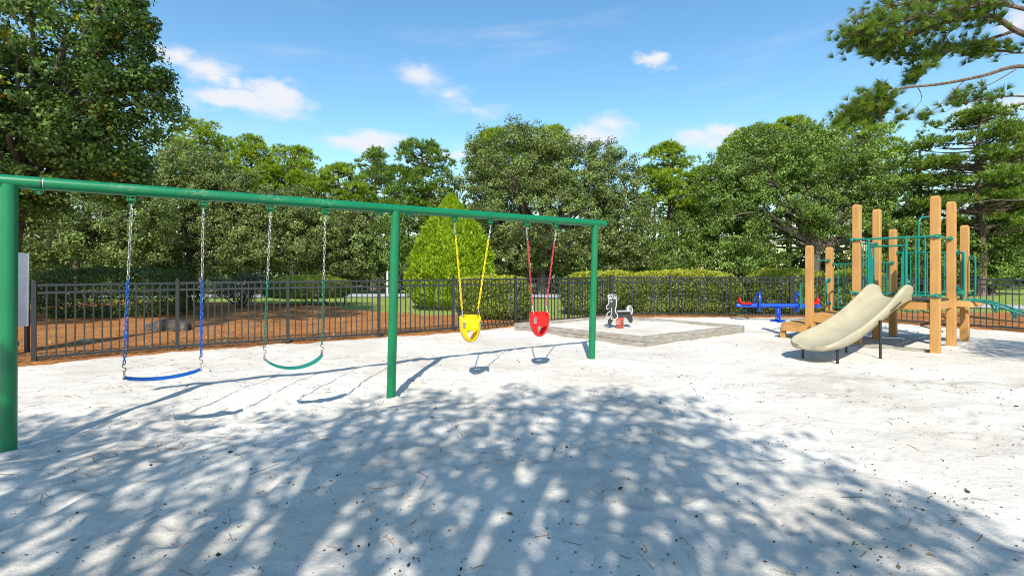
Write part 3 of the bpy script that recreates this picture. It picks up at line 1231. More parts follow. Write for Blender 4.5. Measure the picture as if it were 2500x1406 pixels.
def bucket_swing(px_l, px_r, cen, mat, chain_mat, label, group='bucket swings'):
    tl, tr = beam_p(px_l, BZ - .155), beam_p(px_r, BZ - .155)
    pm = (tl + tr) / 2
    c = at(cen[0], cen[1], pm.y - .02)         # middle of the rim
    root = thing('bucket_swing', label, 'swing', (c.x, c.y, 0), group)
    ax = Vector((BD.x, BD.y, 0))
    ax = (ax * .88 + Vector((1, 0, 0)) * .35).normalized()
    fr = Vector((ax.y, -ax.x, 0))              # towards the camera side
    up = Vector((0, 0, 1))
    # body: rim ring, band and sling below with a hole front and back
    nt = 48
    rows = [(.035, 1.0), (.02, 1.02), (-.02, 1.0), (-.06, .985), (-.10, .965), (-.125, .95), (-.145, .91), (-.165, .87), (-.185, .82), (-.205, .755),
            (-.225, .68), (-.245, .585), (-.262, .48), (-.276, .36), (-.286, .22), (-.292, .05)]
    a0, b0 = .140, .112
    V = []
    for (z, s) in rows:
        for k in range(nt):
            q = 2 * math.pi * k / nt
            ca, sa = math.cos(q), math.sin(q)
            # squarish oval
            rx = a0 * s * math.copysign(abs(ca) ** .8, ca)
            ry = b0 * s * math.copysign(abs(sa) ** .8, sa)
            zz = z
            if z > -.03:
                zz = z + .035 * max(0, -sa) - .02 * max(0, sa) + (.02 * abs(ca) ** 4 if z > .0 else 0)
            V.append(c + ax * rx + fr * ry + up * zz)
    Fq = []
    for i in range(len(rows) - 1):
        zc = (rows[i][0] + rows[i + 1][0]) / 2
        for k in range(nt):
            q = 2 * math.pi * (k + .5) / nt
            lat = abs(math.cos(q)) * a0 * (rows[i][1] + rows[i + 1][1]) / 2
            if -.268 < zc < -.125:
                lim = .072 * (1 - ((-.125 - zc) / .150) ** 1.6)
                if lat < max(lim, .004):
                    continue
            l = (k + 1) % nt
            Fq.append((i * nt + k, i * nt + l, (i + 1) * nt + l, (i + 1) * nt + k))
    me = bpy.data.meshes.new('bucket')
    me.from_pydata([tuple(v) for v in V], [], [f[::-1] for f in Fq])
    me.materials.append(mat)
    me.shade_smooth()
    body = link('bucket', me, root)
    sol = body.modifiers.new('thickness', 'SOLIDIFY')
    sol.thickness = .014
    sol.offset = -1
    sub = body.modifiers.new('round', 'SUBSURF')
    sub.levels = sub.render_levels = 1
    # raised rib round the band
    rib = MB()
    pts = []
    for k in range(40):
        q = 2 * math.pi * k / 40
        ca, sa = math.cos(q), math.sin(q)
        pts.append(c + ax * (a0 * .975 * math.copysign(abs(ca) ** .8, ca)) + fr * (b0 * .985 * math.copysign(abs(sa) ** .8, sa)) + up * -.122)
    rib.tube(pts, .0075, 6, closed=True)
    rib.build('rib', mat, body)
    rim = MB()
    pts = []
    for k in range(48):
        q = 2 * math.pi * k / 48
        ca, sa = math.cos(q), math.sin(q)
        zz = .035 + .035 * max(0, -sa) - .02 * max(0, sa) + .02 * abs(ca) ** 4
        pts.append(c + ax * ((a0 + .002) * math.copysign(abs(ca) ** .8, ca)) + fr * ((b0 + .002) * math.copysign(abs(sa) ** .8, sa)) + up * zz)
    rim.tube(pts, .009, 8, closed=True)
    rim.build('rim', mat, body)
    for s, tp in ((-1, tl), (1, tr)):
        sidep = c + ax * (a0 * s)
        knot = c + ax * ((a0 - .02) * s) + up * .175
        MB().tube([tp + up * .02, tp - up * .06], .0065, 8).build('shackle', M['galv'], root)
        chain_mesh(MB(), tp - up * .055, tp.lerp(knot, .16), .034, .0036, .0100).build('bare_chain', M['galv'], root)
        chain_mesh(MB(), tp.lerp(knot, .16), knot, .032, .0046, .0100, .5).build('coated_chain', chain_mat, root)
        for w in (-1, 1):
            foot = c + ax * (a0 * .92 * s) + fr * (b0 * .62 * w) + up * .015
            MB().tube([knot, knot.lerp(foot, .5) + up * .002, foot], .0042, 6).build('hanger_wire', M['galv'], root)
            # clip plate where the wire meets the bucket
            n_ = (ax * (.75 * s) + fr * (.66 * w)).normalized()
            tdir = up.cross(n_).normalized()
            pc = c + ax * (a0 * .80 * s) + fr * (b0 * .80 * w) + up * -.045 + n_ * .012
            pl = MB()
            pl.box(pc, (.022, .042, .003), (tdir, up, tdir.cross(up)), .001)
            plate = pl.build('clip_plate', M['galv'], root, 30)
            MB().tube([pc + n_ * .002 + up * .02 - tdir * .02, pc + n_ * .002 + up * .02 + tdir * .02], .004, 6).build('pin', M['rust'], plate)
    return root


bucket_swing(1110, 1197, (1148, 783), M['yellow'], M['yellow'], 'yellow bucket swing on yellow chains beside the middle post')
bucket_swing(1286, 1357, (1317, 774), M['red'], M['pinkchain'], 'red bucket swing on faded red chains next to the far post')

# ================================================================== sandbox
SB = [Vector((2.735, 9.89, 0)), Vector((.16, 12.4, 0)), Vector((3.20, 14.35, 0)), Vector((5.75, 11.85, 0))]
box = thing('sandbox', 'grey weathered timber sandbox full of white sand by the fence corner', 'sandbox', SB[0])
cen = sum(SB, Vector()) / 4
UPV = Vector((0, 0, 1))


def timber(a, b, z0, z1, w, parent, name='timber'):
    """a log-like timber lying from a to b with uneven faces"""
    a, b = Vector(a), Vector(b)
    d = (b - a).normalized()
    s = Vector((-d.y, d.x, 0))
    n = 14
    mb = MB()
    V, Fq = [], []
    L = (b - a).length
    for i in range(n + 1):
        p = a.lerp(b, i / n)
        j = lambda q: .007 * float(vnoise(p.x * 3 + q * 7.1, p.y * 3 + q * 3.3))
        w2 = w / 2
        for (sx, sz) in ((-1, z0), (1, z0), (1, z1 - .018), (.84, z1), (-.84, z1), (-1, z1 - .018)):
            V.append(p + s * (w2 * sx + j(sx)) + UPV * (sz + j(sz * 5)))
    for i in range(n):
        for k in range(6):
            l = (k + 1) % 6
            Fq.append((i * 6 + k, i * 6 + l, i * 6 + 6 + l, i * 6 + 6 + k))
    Fq += [tuple(range(6))[::-1], tuple(n * 6 + k for k in range(6))]
    mb.add(V, Fq)
    return mb.build(name, M['timber'], parent, 30)


for i in range(4):
    a, b = SB[i], SB[(i + 1) % 4]
    d = (b - a).normalized()
    if i % 2:
        a, b = a + d * .072, b - d * .072
    else:
        a, b = a - d * .07, b + d * .07
    g = .03
    if i == 0:
        m_ = a.lerp(b, .46)
        timber(a, m_ - d * .004, -.10, .085, .13, box)
        timber(a, m_ + d * .3, .087, .185, .14, box)
        timber(m_ + d * .004, b, -.10, .085, .132, box)
        timber(m_ + d * .308, b, .087, .18, .14, box)
    else:
        timber(a, b, -.10, .185, .13, box)
# the sand inside
V, Fq = [], []
n = 46
for j in range(n + 1):
    for i in range(n + 1):
        p = SB[0].lerp(SB[3], i / n).lerp(SB[1].lerp(SB[2], i / n), j / n)
        p = cen + (p - cen) * .985
        e = min(i, j, n - i, n - j) / n
        z = .115 + .045 * float(vnoise(p.x * 1.3, p.y * 1.3 + 5)) + .02 * float(vnoise(p.x * 4, p.y * 4)) + .03 * min(e * 5, 1)
        V.append((p.x, p.y, z))
for j in range(n):
    for i in range(n):
        a = j * (n + 1) + i
        Fq.append((a, a + 1, a + n + 2, a + n + 1))
o = link('sand_fill', np_mesh('sand_fill', np.array(V), np.array(Fq), M['sand']), box)

# ------------------------------------------------------------------ spring rider
rc = Vector((2.665, 11.65, .11))
rider = thing('spring_rider', 'black and white animal spring rider on a faded red coil', 'spring rider', rc)
ang = R(4)
RX = Vector((math.cos(ang), math.sin(ang), 0))
RY = Vector((math.sin(ang), -math.cos(ang), 0))   # towards the camera
rp = lambda pts: [((x - 705) * .001, (1145 - y) * .001) for x, y in pts]
body_pts = [(440, 395), (500, 385), (575, 385), (598, 430), (604, 500), (590, 600), (578, 680), (600, 712), (660, 702), (800, 700), (950, 700), (985, 770), (1015, 850),
            (1028, 900), (1020, 955), (985, 988), (950, 972), (920, 920), (885, 862), (840, 832), (780, 850), (700, 880), (620, 885), (560, 872),
            (525, 920), (492, 990), (465, 1032), (425, 1036), (398, 1005), (398, 955), (430, 895), (468, 840), (480, 740), (484, 650), (440, 652), (398, 620),
            (395, 580), (428, 520), (432, 450)]
mb = MB()
mb.prism(rp(body_pts), rc, (RX, UPV, RY), .045)
body = mb.build('body_panel', M['charcoal'], rider, 30)


def band(pts, w, off, name, mat, parent, th=.012, n=5, closed=False):
    P = smooth_path([(x, y, 0) for x, y in rp(pts)], n)
    mb = MB()
    L, Rr = [], []
    for i, p in enumerate(P):
        d = (P[min(i + 1, len(P) - 1)] - P[max(i - 1, 0)]).normalized()
        s = Vector((-d.y, d.x, 0))
        L.append((p + s * w / 2))
        Rr.append((p - s * w / 2))
    V, Fq = [], []
    for a, b in zip(L, Rr):
        for q, z in ((a, off), (b, off), (b, off + th), (a, off + th)):
            V.append(rc + RX * q.x + UPV * q.y + RY * z)
    m = len(P)
    for i in range(m - 1):
        for k in range(4):
            l = (k + 1) % 4
            Fq.append((i * 4 + k, i * 4 + l, i * 4 + 4 + l, i * 4 + 4 + k))
    Fq += [(3, 2, 1, 0), tuple((m - 1) * 4 + k for k in range(4))]
    mb.add(V, Fq)
    return mb.build(name, mat, parent, 40)


hd = MB()
hd.prism(rp([(400, 300), (440, 278), (500, 272), (565, 278), (612, 305), (630, 355), (632, 420), (612, 440), (592, 405), (560, 382), (500, 388), (450, 398), (420, 400), (398, 350)]),
         rc, (RX, UPV, RY), .062)
head = hd.build('head_panel', M['riderwhite'], rider, 30)
band([(455, 360), (440, 325), (465, 295), (490, 320), (475, 350)], 13, .032, 'curl', M['charcoal'], head, .004) if False else None
W = .001
band([(445, 350), (452, 312), (490, 305), (495, 345), (515, 360), (545, 335), (535, 300), (575, 300), (600, 340), (602, 395)], 20 * W, .0315, 'curl', M['charcoal'], head, .003)
band([(420, 395), (418, 500), (372, 560), (368, 625), (410, 648)], 22 * W, .0235, 'trim', M['riderwhite'], rider)
band([(612, 430), (606, 560), (582, 690), (632, 770), (638, 835), (590, 885), (500, 888), (488, 860), (510, 815)], 23 * W, .0235, 'trim', M['riderwhite'], rider)
band([(478, 600), (484, 720), (455, 830), (405, 868), (368, 820), (372, 770), (405, 715), (455, 690)], 20 * W, .0365, 'grip_loop', M['riderwhite'], rider)
band([(400, 870), (388, 930), (386, 985)], 14 * W, .0235, 'trim', M['riderwhite'], rider)
band([(628, 694), (780, 690), (955, 692)], 20 * W, -.09, 'seat', M['riderwhite'], rider, .18)
tl = MB()
tl.prism(rp([(872, 690), (878, 620), (900, 570), (945, 548), (995, 570), (1022, 630), (1026, 700), (1005, 790), (980, 755), (950, 715), (905, 700)]), rc + RY * .002, (RX, UPV, RY), .055)
tail = tl.build('tail_panel', M['riderwhite'], rider, 30)
for k in range(4):
    band([(930 + 8 * k, 610 + 36 * k), (965, 590 + 36 * k), (1000, 612 + 36 * k)], 18 * W, .0305, 'tail_stripe', M['charcoal'], tail, .003)
ey = rc + RX * ((488 - 705) * .001) + UPV * ((1145 - 448) * .001)
e_ = MB()
e_.tube([ey + RY * .0225, ey + RY * .029], .026, 16)
eye = e_.build('eye', M['riderwhite'], rider, 30)
MB().tube([ey + RY * .029, ey + RY * .032], .011, 12).build('pupil', M['black'], eye, 30)
sp = MB()
pts = []
for k in range(5 * 16 + 1):
    q = k / 16 * 2 * math.pi
    f = k / 80
    pts.append(rc + Vector((math.cos(q) * .085, math.sin(q) * .085, -.02 + .285 * f)))
sp.tube(pts, .017, 8)
sp.build('spring', M['spring'], rider)
cp = MB()
cp.box(rc + Vector((0, 0, .272)), (.10, .035, .012), (RX, RY, UPV), .003)
cp.build('clamp', M['spring'], rider, 30)

# ------------------------------------------------------------------ seesaw
sy = 14.0
sx0, sx1 = at(1803, 747, sy).x, at(1995, 747, sy).x
sc_ = (sx0 + sx1) / 2
sz = .515
gz = sh(sc_, sy)
see = thing('spring_seesaw', 'blue spring seesaw with red seats in front of the hedge', 'seesaw', (sc_, sy, gz))
SA = Vector((1, -.10, 0)).normalized()
SNV = Vector((SA.y, -SA.x, 0))
S0 = Vector((sc_, sy, sz))
hl = (sx1 - sx0) / 2
mb = MB()
mb.tube([S0 + SA * q for q in (-hl - .03, -hl - .02, -hl, -hl * .5, 0, hl * .5, hl, hl + .02, hl + .03)], [.025, .05, .06, .06, .06, .06, .06, .05, .025], 20)
mb.build('beam', M['seesaw'], see)
for s in (-1, 1):
    # saddle seat with raised back
    prof = [(.0, .0), (.03, .035), (.08, .03), (.15, .02), (.22, .018), (.27, .02), (.30, .055), (.325, .12), (.345, .175), (.365, .185), (.372, .16), (.365, .09), (.345, .02), (.31, -.015), (.2, -.02), (.06, -.015)]
    o_ = S0 + SA * (s * (hl - .42)) + UPV * .063
    pr = MB()
    V, Fq = [], []
    m = len(prof)
    for j, (wd, sc2) in enumerate(((-.10, .55), (-.085, .85), (-.05, 1), (.05, 1), (.085, .85), (.10, .55))):
        for (a, b) in prof:
            V.append(o_ + SA * (s * a) + UPV * (b * (sc2 if b > 0 else 1)) + SNV * wd)
    for j in range(5):
        for k in range(m):
            l = (k + 1) % m
            q = (j * m + k, j * m + l, j * m + m + l, j * m + m + k)
            Fq.append(q)
    Fq += [tuple(range(m)), tuple(5 * m + k for k in range(m))[::-1]]
    pr.add(V, Fq)
    pr.build('seat', M['red'], see, 50)
    # upright ring: hand grip above the beam, foot rest below it
    c0 = S0 + SA * (s * (hl - .62))
    rg_ = MB()
    pts = []
    for k in range(28):
        q = 2 * math.pi * k / 28
        zz = .115 + .275 * math.sin(q)
        wv = .17 * math.cos(q) * (1.0 if zz > 0 else .8)
        pts.append(c0 + UPV * zz + SNV * wv + SA * (s * .06 * abs(math.cos(q)) - s * .03))
    rg_.tube(pts, .027, 8, closed=True)
    rg_.build('grip_ring', M['seesaw'], see)
    cl = MB()
    cl.tube([c0 - SA * .05, c0 + SA * .05], .066, 16)
    cl.build('clamp_sleeve', M['seesaw'], see)
cs = MB()
pts = []
for k in range(7 * 14 + 1):
    q = k / 14 * 2 * math.pi
    pts.append(Vector((sc_ + math.cos(q) * .068, sy + math.sin(q) * .068, gz + .05 + (sz - .07 - gz - .05) * k / 98)))
cs.tube(pts, .017, 8)
cs.build('spring', M['seesaw'], see)
bp = MB()
bp.box((sc_, sy, gz + .025), (.20, .06, .018), (SA, SNV, UPV), .004)
bp.box((sc_, sy, gz + .0251), (.06, .20, .0175), (SA, SNV, UPV), .004)
bp.build('base_plate', M['seesaw'], see, 30)

# ================================================================== play tower
A = Vector((8.0, 8.9, 0))
U = Vector((.8, .6, 0))
Vv = Vector((-.6, .8, 0))
tower = thing('play_tower', 'wooden play tower with tan posts, teal rails and a beige slide', 'play structure', A)
S_ = 1.25
pA, pB, pD, pE = A, A + U * S_, A + Vv * S_, A + U * S_ + Vv * S_
pC = Vector((9.85, 10.25, 0))
pF = pC + Vv * S_
pG, pH = pD + Vv * .9, pE + Vv * .94


def post(p, z1, w=.14, z0=None):
    z0 = (sh(p.x, p.y) if z0 is None else z0) - .15
    mb = MB()
    mb.box((p.x, p.y, (z0 + z1 - .035) / 2), (w / 2, w / 2, (z1 - .035 - z0) / 2), (U, Vv, UPV), .008)
    # bevelled top
    a = w / 2 - .008
    b = w / 2 - .022
    V = [p + U * (i * a) + Vv * (j * a) + UPV * (z1 - .0345) for i, j in ((-1, -1), (1, -1), (1, 1), (-1, 1))]
    V += [p + U * (i * b) + Vv * (j * b) + UPV * z1 for i, j in ((-1, -1), (1, -1), (1, 1), (-1, 1))]
    mb.add(V, [(4, 5, 6, 7), (0, 1, 5, 4), (1, 2, 6, 5), (2, 3, 7, 6), (3, 0, 4, 7)])
    return mb.build('post', M['lumber'], tower, 30)


for p in (pA, pB):
    post(p, 2.98)
for p in (pD, pE):
    post(p, 2.95)
for p in (pC, pF):
    post(p, 2.55)
for p in (pG, pH):
    post(p, 2.13)
DK = 1.0


def boards(c00, c10, c11, c01, z, n, name='deck_board', mat=None, th=.03):
    """n boards side by side filling a quad"""
    for i in range(n):
        f0, f1 = i / n + .004, (i + 1) / n - .004
        q = [c00.lerp(c10, f0), c00.lerp(c10, f1), c01.lerp(c11, f1), c01.lerp(c11, f0)]
        V = [Vector((p.x, p.y, z - th)) for p in q] + [Vector((p.x, p.y, z)) for p in q]
        MB().add(V, [(3, 2, 1, 0), (4, 5, 6, 7), (0, 1, 5, 4), (1, 2, 6, 5), (2, 3, 7, 6), (3, 0, 4, 7)]).build(name, mat or M['rubber'], tower, 30)


i_ = lambda p, q, s=.075: p + (q - p).normalized() * s
boards(pA + (U + Vv) * .02, pB + (Vv - U) * .02, pE - (U + Vv) * .02, pD + (U - Vv) * .02, DK, 6)
boards(pB + U * .075 + Vv * .02, pC + Vv * .02, pF - Vv * .02, pE + U * .075 - Vv * .02, DK - .04, 4)


def fascia(p, q, z1, hgt, name='fascia_board', th=.045, inset=.071, out=0.0, mat=None):
    d = (q - p).normalized()
    nrm = Vector((-d.y, d.x, 0))
    a, b = p + d * inset + nrm * out, q - d * inset + nrm * out
    mb = MB()
    mb.bar(a + UPV * (z1 - hgt / 2), b + UPV * (z1 - hgt / 2), th, hgt, ch=.005)
    return mb.build(name, mat or M['lumber'], tower, 30)


fascia(pA, pD, DK - .035, .15)
fascia(pA, pB, DK - .035, .15)
fascia(pD, pE, DK - .035, .15)
fascia(pB, pC, DK - .075, .15)
fascia(pC, pF, DK - .075, .15)
fascia(pE, pF, DK - .075, .15)
# curved tread at the climber side
cv = MB()
mid = (pB + pC) / 2 - Vv * .02
pts = [mid + U * (.36 * math.cos(k * math.pi / 12)) - Vv * (.34 * math.sin(k * math.pi / 12)) for k in range(13)]
V = [p + UPV * (DK - .17) for p in pts] + [p + UPV * (DK - .05) for p in pts]
n = len(pts)
cv.add(V, [tuple(range(n))[::-1], tuple(range(n, 2 * n))] + [(k, (k + 1) % n, n + (k + 1) % n, n + k) for k in range(n)])
cv.build('curved_tread', M['lumber'], tower, 30)
# transfer platform between D/E and G/H and the low step beyond
boards(pD + Vv * .075 + U * .02, pE + Vv * .075 - U * .02, pH - U * .02 - Vv * .02, pG + U * .02 - Vv * .02, .60, 5, mat=M['lumber'])
fascia(pG, pH, .565, .15)
fascia(pD, pG, .565, .15)
fascia(pE, pH, .565, .15)
g1, h1 = pG + Vv * .55, pH + Vv * .5
boards(pG + Vv * .075 - U * .10, pH + Vv * .075, h1, g1 - U * .10, .36, 3, mat=M['lumber'])
fascia(g1 - U * .17, h1, .325, .15)
fascia(pG - U * .10, g1 - U * .10, .325, .15, inset=.02)
fascia(pG - U * .16 - Vv * .10, pH - Vv * .10, .40, .14, inset=.0)
for p in (g1 - U * .02, h1 - U * .1):
    MB().box((p.x, p.y, .06), (.05, .05, .17), (U, Vv, UPV), .006).build('step_leg', M['lumber'], tower, 30)
# ground board below the deck
timber(pA - Vv * .04 + U * .12, pA + Vv * 1.9 - U * .35, -.06, .055, .10, tower, 'ground_board')


def rail(p, q, z0, z1, r=.019, name='rail', flat=True, parent=None):
    mb = MB()
    mb.tube([p + UPV * z0, q + UPV * z1], r, 10)
    ob = mb.build(name, M['teal'], parent or tower)
    return ob


def flange(p, z, n_, parent):
    """round bolted end plate against a post face"""
    mb = MB()
    c = p + UPV * z
    mb.tube([c, c + n_ * .022], .042, 14)
    mb.build('end_bracket', M['teal'], parent)
    MB().tube([c + n_ * .022, c + n_ * .030], .011, 8).build('bolt', M['galv'], parent)


def balustrade(p, q, z0, z1, n, r=.0125, gap=.075, flg=True):
    d = (q - p).normalized()
    a, b = p + d * gap, q - d * gap
    top = rail(a, b, z1, z1)
    bot = rail(a, b, z0, z0)
    if flg:
        for z, ob in ((z1, top), (z0, bot)):
            flange(a - d * .004, z, d, ob)
            flange(b + d * .004, z, -d, ob)
    for k in range(n):
        c = a.lerp(b, (k + .7) / (n + .4))
        MB().tube([c + UPV * z0, c + UPV * z1], r, 8).build('baluster', M['teal'], tower)


# A-D side: rails run over the face of the posts
o_ = -U * .092
aa, dd = pA + o_ - Vv * .05, pD + o_ + Vv * .05
for z, ends in ((2.215, 1), (1.10, 0)):
    if ends:
        rail(aa, dd, z, z, .021)
    else:
        rail(aa, pA + o_ + Vv * .40, z, z, .019)
        rail(dd, pD + o_ - Vv * .20, z, z, .019)
    for p in (aa, dd):
        mb = MB()
        c = p + UPV * z
        mb.box(c + U * .012, (.05, .014, .036), (Vv, U, UPV), .006)
        br = mb.build('end_bracket', M['teal'], tower, 30)
        MB().tube([c - U * .006, c - U * .026], .013, 8).build('bolt', M['galv'], br)
# hood frame of the slide mouth
h0, h1_ = pA + o_ + Vv * .415, pD + o_ - Vv * .23
for p in (h0, h1_):
    MB().tube([p + UPV * 1.02, p + UPV * 2.21], .024, 12).build('hood_post', M['teal'], tower)
h0b, h1b = pA + o_ + Vv * .50, pD + o_ - Vv * .30
for p, s in ((h0b, 1), (h1b, -1)):
    pan = MB()
    q = p
    dd_ = (h0 if s > 0 else h1_)
    pts = [(0, 1.04), (0, 2.02), (.012, 2.02), (.03, 1.92), (.05, 1.80), (.05, 1.04)]
    pan.prism([(a, b) for a, b in pts], dd_ + Vv * (.024 * s) , (Vv * s, UPV, -U), .03)
    pan.build('hood_panel', M['teal'], tower, 30)
rail(h0, h1_, 2.06, 2.06, .019)
for f in (.13, .27):
    p = pA + o_ + Vv * f
    MB().tube([p + UPV * 1.10, p + UPV * 2.215], .013, 8).build('baluster', M['teal'], tower)
p = pD + o_ - Vv * .12
# D-E side full panel
balustrade(pD, pE, 1.10, 2.16, 6)
# H-E side lower balustrade of the transfer platform, F-C and E-F sides
balustrade(pE, pH, .68, 1.72, 5)
balustrade(pE, pF, 1.02, 1.75, 4)
balustrade(pF, pC, 1.06, 1.98, 7)
# G-H: top rail and D-shaped grab handle
gh = rail(pG + U * .075, pH - U * .075, 1.80, 1.80)
flange(pG + U * .071, 1.80, U, gh)
flange(pH - U * .071, 1.80, -U, gh)


def grab(p, d, z0, z1, out=.12):
    pts = smooth_path([p + UPV * z1, p + d * (out * .75) + UPV * z1, p + d * out + UPV * (z1 - .06), p + d * out + UPV * (z0 + .06), p + d * (out * .75) + UPV * z0, p + UPV * z0], 5)
    ob = MB().tube(pts, .018, 10).build('grab_handle', M['teal'], tower)
    flange(p, z1, d, ob)
    flange(p, z0, d, ob)


grab(pH - U * .075 - Vv * .02, -U, .78, 1.34, .16)
grab(pG + U * .02 + Vv * .071, Vv, .70, 1.25, .12)
# A-B side: top rail and two loops beside the opening
ab = rail(pA + U * .075, pB - U * .075, 2.22, 2.22)
flange(pB - U * .071, 2.22, -U, ab)
grab(pB - Vv * .071 + U * .02, (-Vv * .75 - U * .6).normalized(), 1.20, 1.93, .17)
grab(pB - Vv * .071 + U * .045, (-Vv * .5 + U * .8).normalized(), 1.20, 1.93, .15)
grab(pC - Vv * .071 - U * .03, (-Vv * .6 - U * .7).normalized(), 1.05, 1.85, .18)
MB().box(pB + U * .12 - Vv * .10 + UPV * 1.15, (.05, .05, .07), (U, Vv, UPV), .01).build('bracket_box', M['teal'], tower, 30)
for k in range(5):
    c = pC - U * (.10 + .035 * k) - Vv * .01
    MB().tube([c + UPV * .98, c + UPV * 1.78], .0125, 8).build('baluster', M['teal'], tower)
rail(pC - U * .07, pC - U * .30, 1.80, 1.80)
# corkscrew climber on the far side, with its overhead arch
cp_ = (pF + pC) / 2 + U * .62 + Vv * .02
mb = MB()
mb.tube(smooth_path([cp_ - UPV * .1, cp_ + UPV * 2.0, cp_ + UPV * 2.70, cp_ - U * .10 + UPV * 2.80, cp_ - U * .40 + Vv * .10 + UPV * 2.81, cp_ - U * .52 + Vv * .14 + UPV * 2.72, cp_ - U * .54 + Vv * .15 + UPV * 2.5, cp_ - U * .54 + Vv * .15 + UPV * 1.0], 6), .021, 10)
cor = mb.build('climber_pole', M['teal'], tower)
pts = []
for k in range(5 * 18 + 1):
    q = k / 18 * 2 * math.pi
    pts.append(cp_ + Vector((math.cos(q) * .23, math.sin(q) * .23, .12 + .36 * k / 18)))
MB().tube(pts, .016, 8).build('spiral_step', M['black'], tower)
# arched loop climber on the B-C side
cm = (pB + pC) / 2 - Vv * .36
for s in (-1, 1):
    o2 = U * (.26 * s)
    st_p = (pB + pC) / 2 + o2 - Vv * .075
    pts = smooth_path([st_p + UPV * (DK - .05), st_p - Vv * .32 + UPV * (DK - .055), st_p - Vv * .62 + UPV * (DK - .16), st_p - Vv * 1.15 + UPV * (DK - .42), st_p - Vv * 1.55 + UPV * .28, st_p - Vv * 1.72 + UPV * -.1], 6)
    MB().tube(pts, .021, 10).build('climber_rail', M['teal'], tower)
for k, f in enumerate((.45, .72, 1.0, 1.25, 1.5)):
    zt = np.interp(f, [.32, .62, 1.15, 1.55], [DK - .055, DK - .16, DK - .42, .28])
    a = (pB + pC) / 2 - U * .26 - Vv * (.075 + f) + UPV * zt
    b = (pB + pC) / 2 + U * .26 - Vv * (.075 + f) + UPV * zt
    m_ = (a + b) / 2 - UPV * .16 - Vv * .05
    MB().tube(smooth_path([a, a.lerp(m_, .55) - UPV * .03, m_, b.lerp(m_, .55) - UPV * .03, b], 4), .017, 8).build('rung', M['teal'], tower)

# ------------------------------------------------------------------ the slide
P0 = pA.lerp(pD, .50) + U * .02
P1 = Vector((5.17, 8.17, 0))
sd = (P1 - P0)
SL = sd.length
sd.normalize()
sn = Vector((-sd.y, sd.x, 0))
if sn.y > 0:
    sn = -sn                       # towards the camera: the near side


def slide_z(f):
    ks = [0, .05, .13, .25, .45, .62, .76, .87, .95, 1.0]
    zs = [1.03, 1.025, .985, .87, .645, .475, .365, .31, .29, .28]
    P = smooth_path([(k, z, 0) for k, z in zip(ks, zs)], 8)
    return float(np.interp(f, [p.x for p in P], [p.y for p in P]))


def sinterp(f, ks, vs):
    P = smooth_path([(k, v, 0) for k, v in zip(ks, vs)], 8)
    return float(np.interp(f, [p.x for p in P], [p.y for p in P]))


def slide_section(f):
    """inner half width, side height, rim width"""
    hw = sinterp(f, [0, .06, .15, .5, .8, .9, .96, 1.0], [.235, .25, .26, .275, .305, .315, .305, .26])
    hs = sinterp(f, [0, .05, .10, .20, .35, .5, .65, .78, .87, .94, 1.0], [.22, .275, .275, .205, .155, .14, .14, .145, .13, .10, .08])
    return float(hw), float(hs)


NS = 54
V, Fq = [], []
prof_n = 0
for i in range(NS + 1):
    f = i / NS
    hw, hs = slide_section(f)
    z = slide_z(f)
    dz = (slide_z(min(1, f + .01)) - slide_z(max(0, f - .01))) / (SL * (min(1, f + .01) - max(0, f - .01)))
    tn = (sd + UPV * dz).normalized()
    nn = (UPV - tn * tn.z).normalized()
    c = P0 + sd * (SL * f) + UPV * z
    end = max(0, (f - .93) / .07)
    prof = [(-(hw + .055), -.035), (-(hw + .075), hs * .30), (-(hw + .085), hs - .045), (-(hw + .080), hs - .012), (-(hw + .055), hs + .006), (-(hw + .025), hs - .004), (-(hw + .006), hs - .035),
            (-(hw - .004), hs * .45), (-(hw - .04), .045), (-(hw - .10), .008), (0, 0), (hw - .10, .008), (hw - .04, .045), (hw - .004, hs * .45),
            (hw + .006, hs - .035), (hw + .025, hs - .004), (hw + .055, hs + .006), (hw + .080, hs - .012), (hw + .085, hs - .045), (hw + .075, hs * .30), (hw + .055, -.035), (hw - .03, -.062), (0, -.07), (-(hw - .03), -.062)]
    prof_n = len(prof)
    for (a, b) in prof:
        drop = -.035 * end ** 2 * (1 if b > -.03 else .2)
        V.append(c + sn * a + nn * (b + drop) + sd * (.05 * end * (1 - (a / (hw + .1)) ** 2)))
for i in range(NS):
    for k in range(prof_n):
        l = (k + 1) % prof_n
        Fq.append((i * prof_n + k, i * prof_n + l, (i + 1) * prof_n + l, (i + 1) * prof_n + k))
Fq.append(tuple(range(prof_n)))
# rounded nose
base = NS * prof_n
cc = sum((V[base + k] for k in range(prof_n)), Vector()) / prof_n
for (sc2, off) in ((.93, .030), (.78, .055), (.5, .072)):
    st0 = len(V)
    for k in range(prof_n):
        V.append(cc + (V[base + k] - cc) * sc2 + sd * off - UPV * (.01 * off / .03))
    pb = base if st0 == base + prof_n else st0 - prof_n
    for k in range(prof_n):
        l = (k + 1) % prof_n
        Fq.append((pb + k, pb + l, st0 + l, st0 + k))
Fq.append(tuple(len(V) - prof_n + k for k in range(prof_n))[::-1])
mb = MB()
mb.add(V, Fq)
slide = mb.build('slide', M['slide'], tower, 60)
bm = bmesh.new()
bm.from_mesh(slide.data)
bmesh.ops.recalc_face_normals(bm, faces=bm.faces)
bm.to_mesh(slide.data)
bm.free()
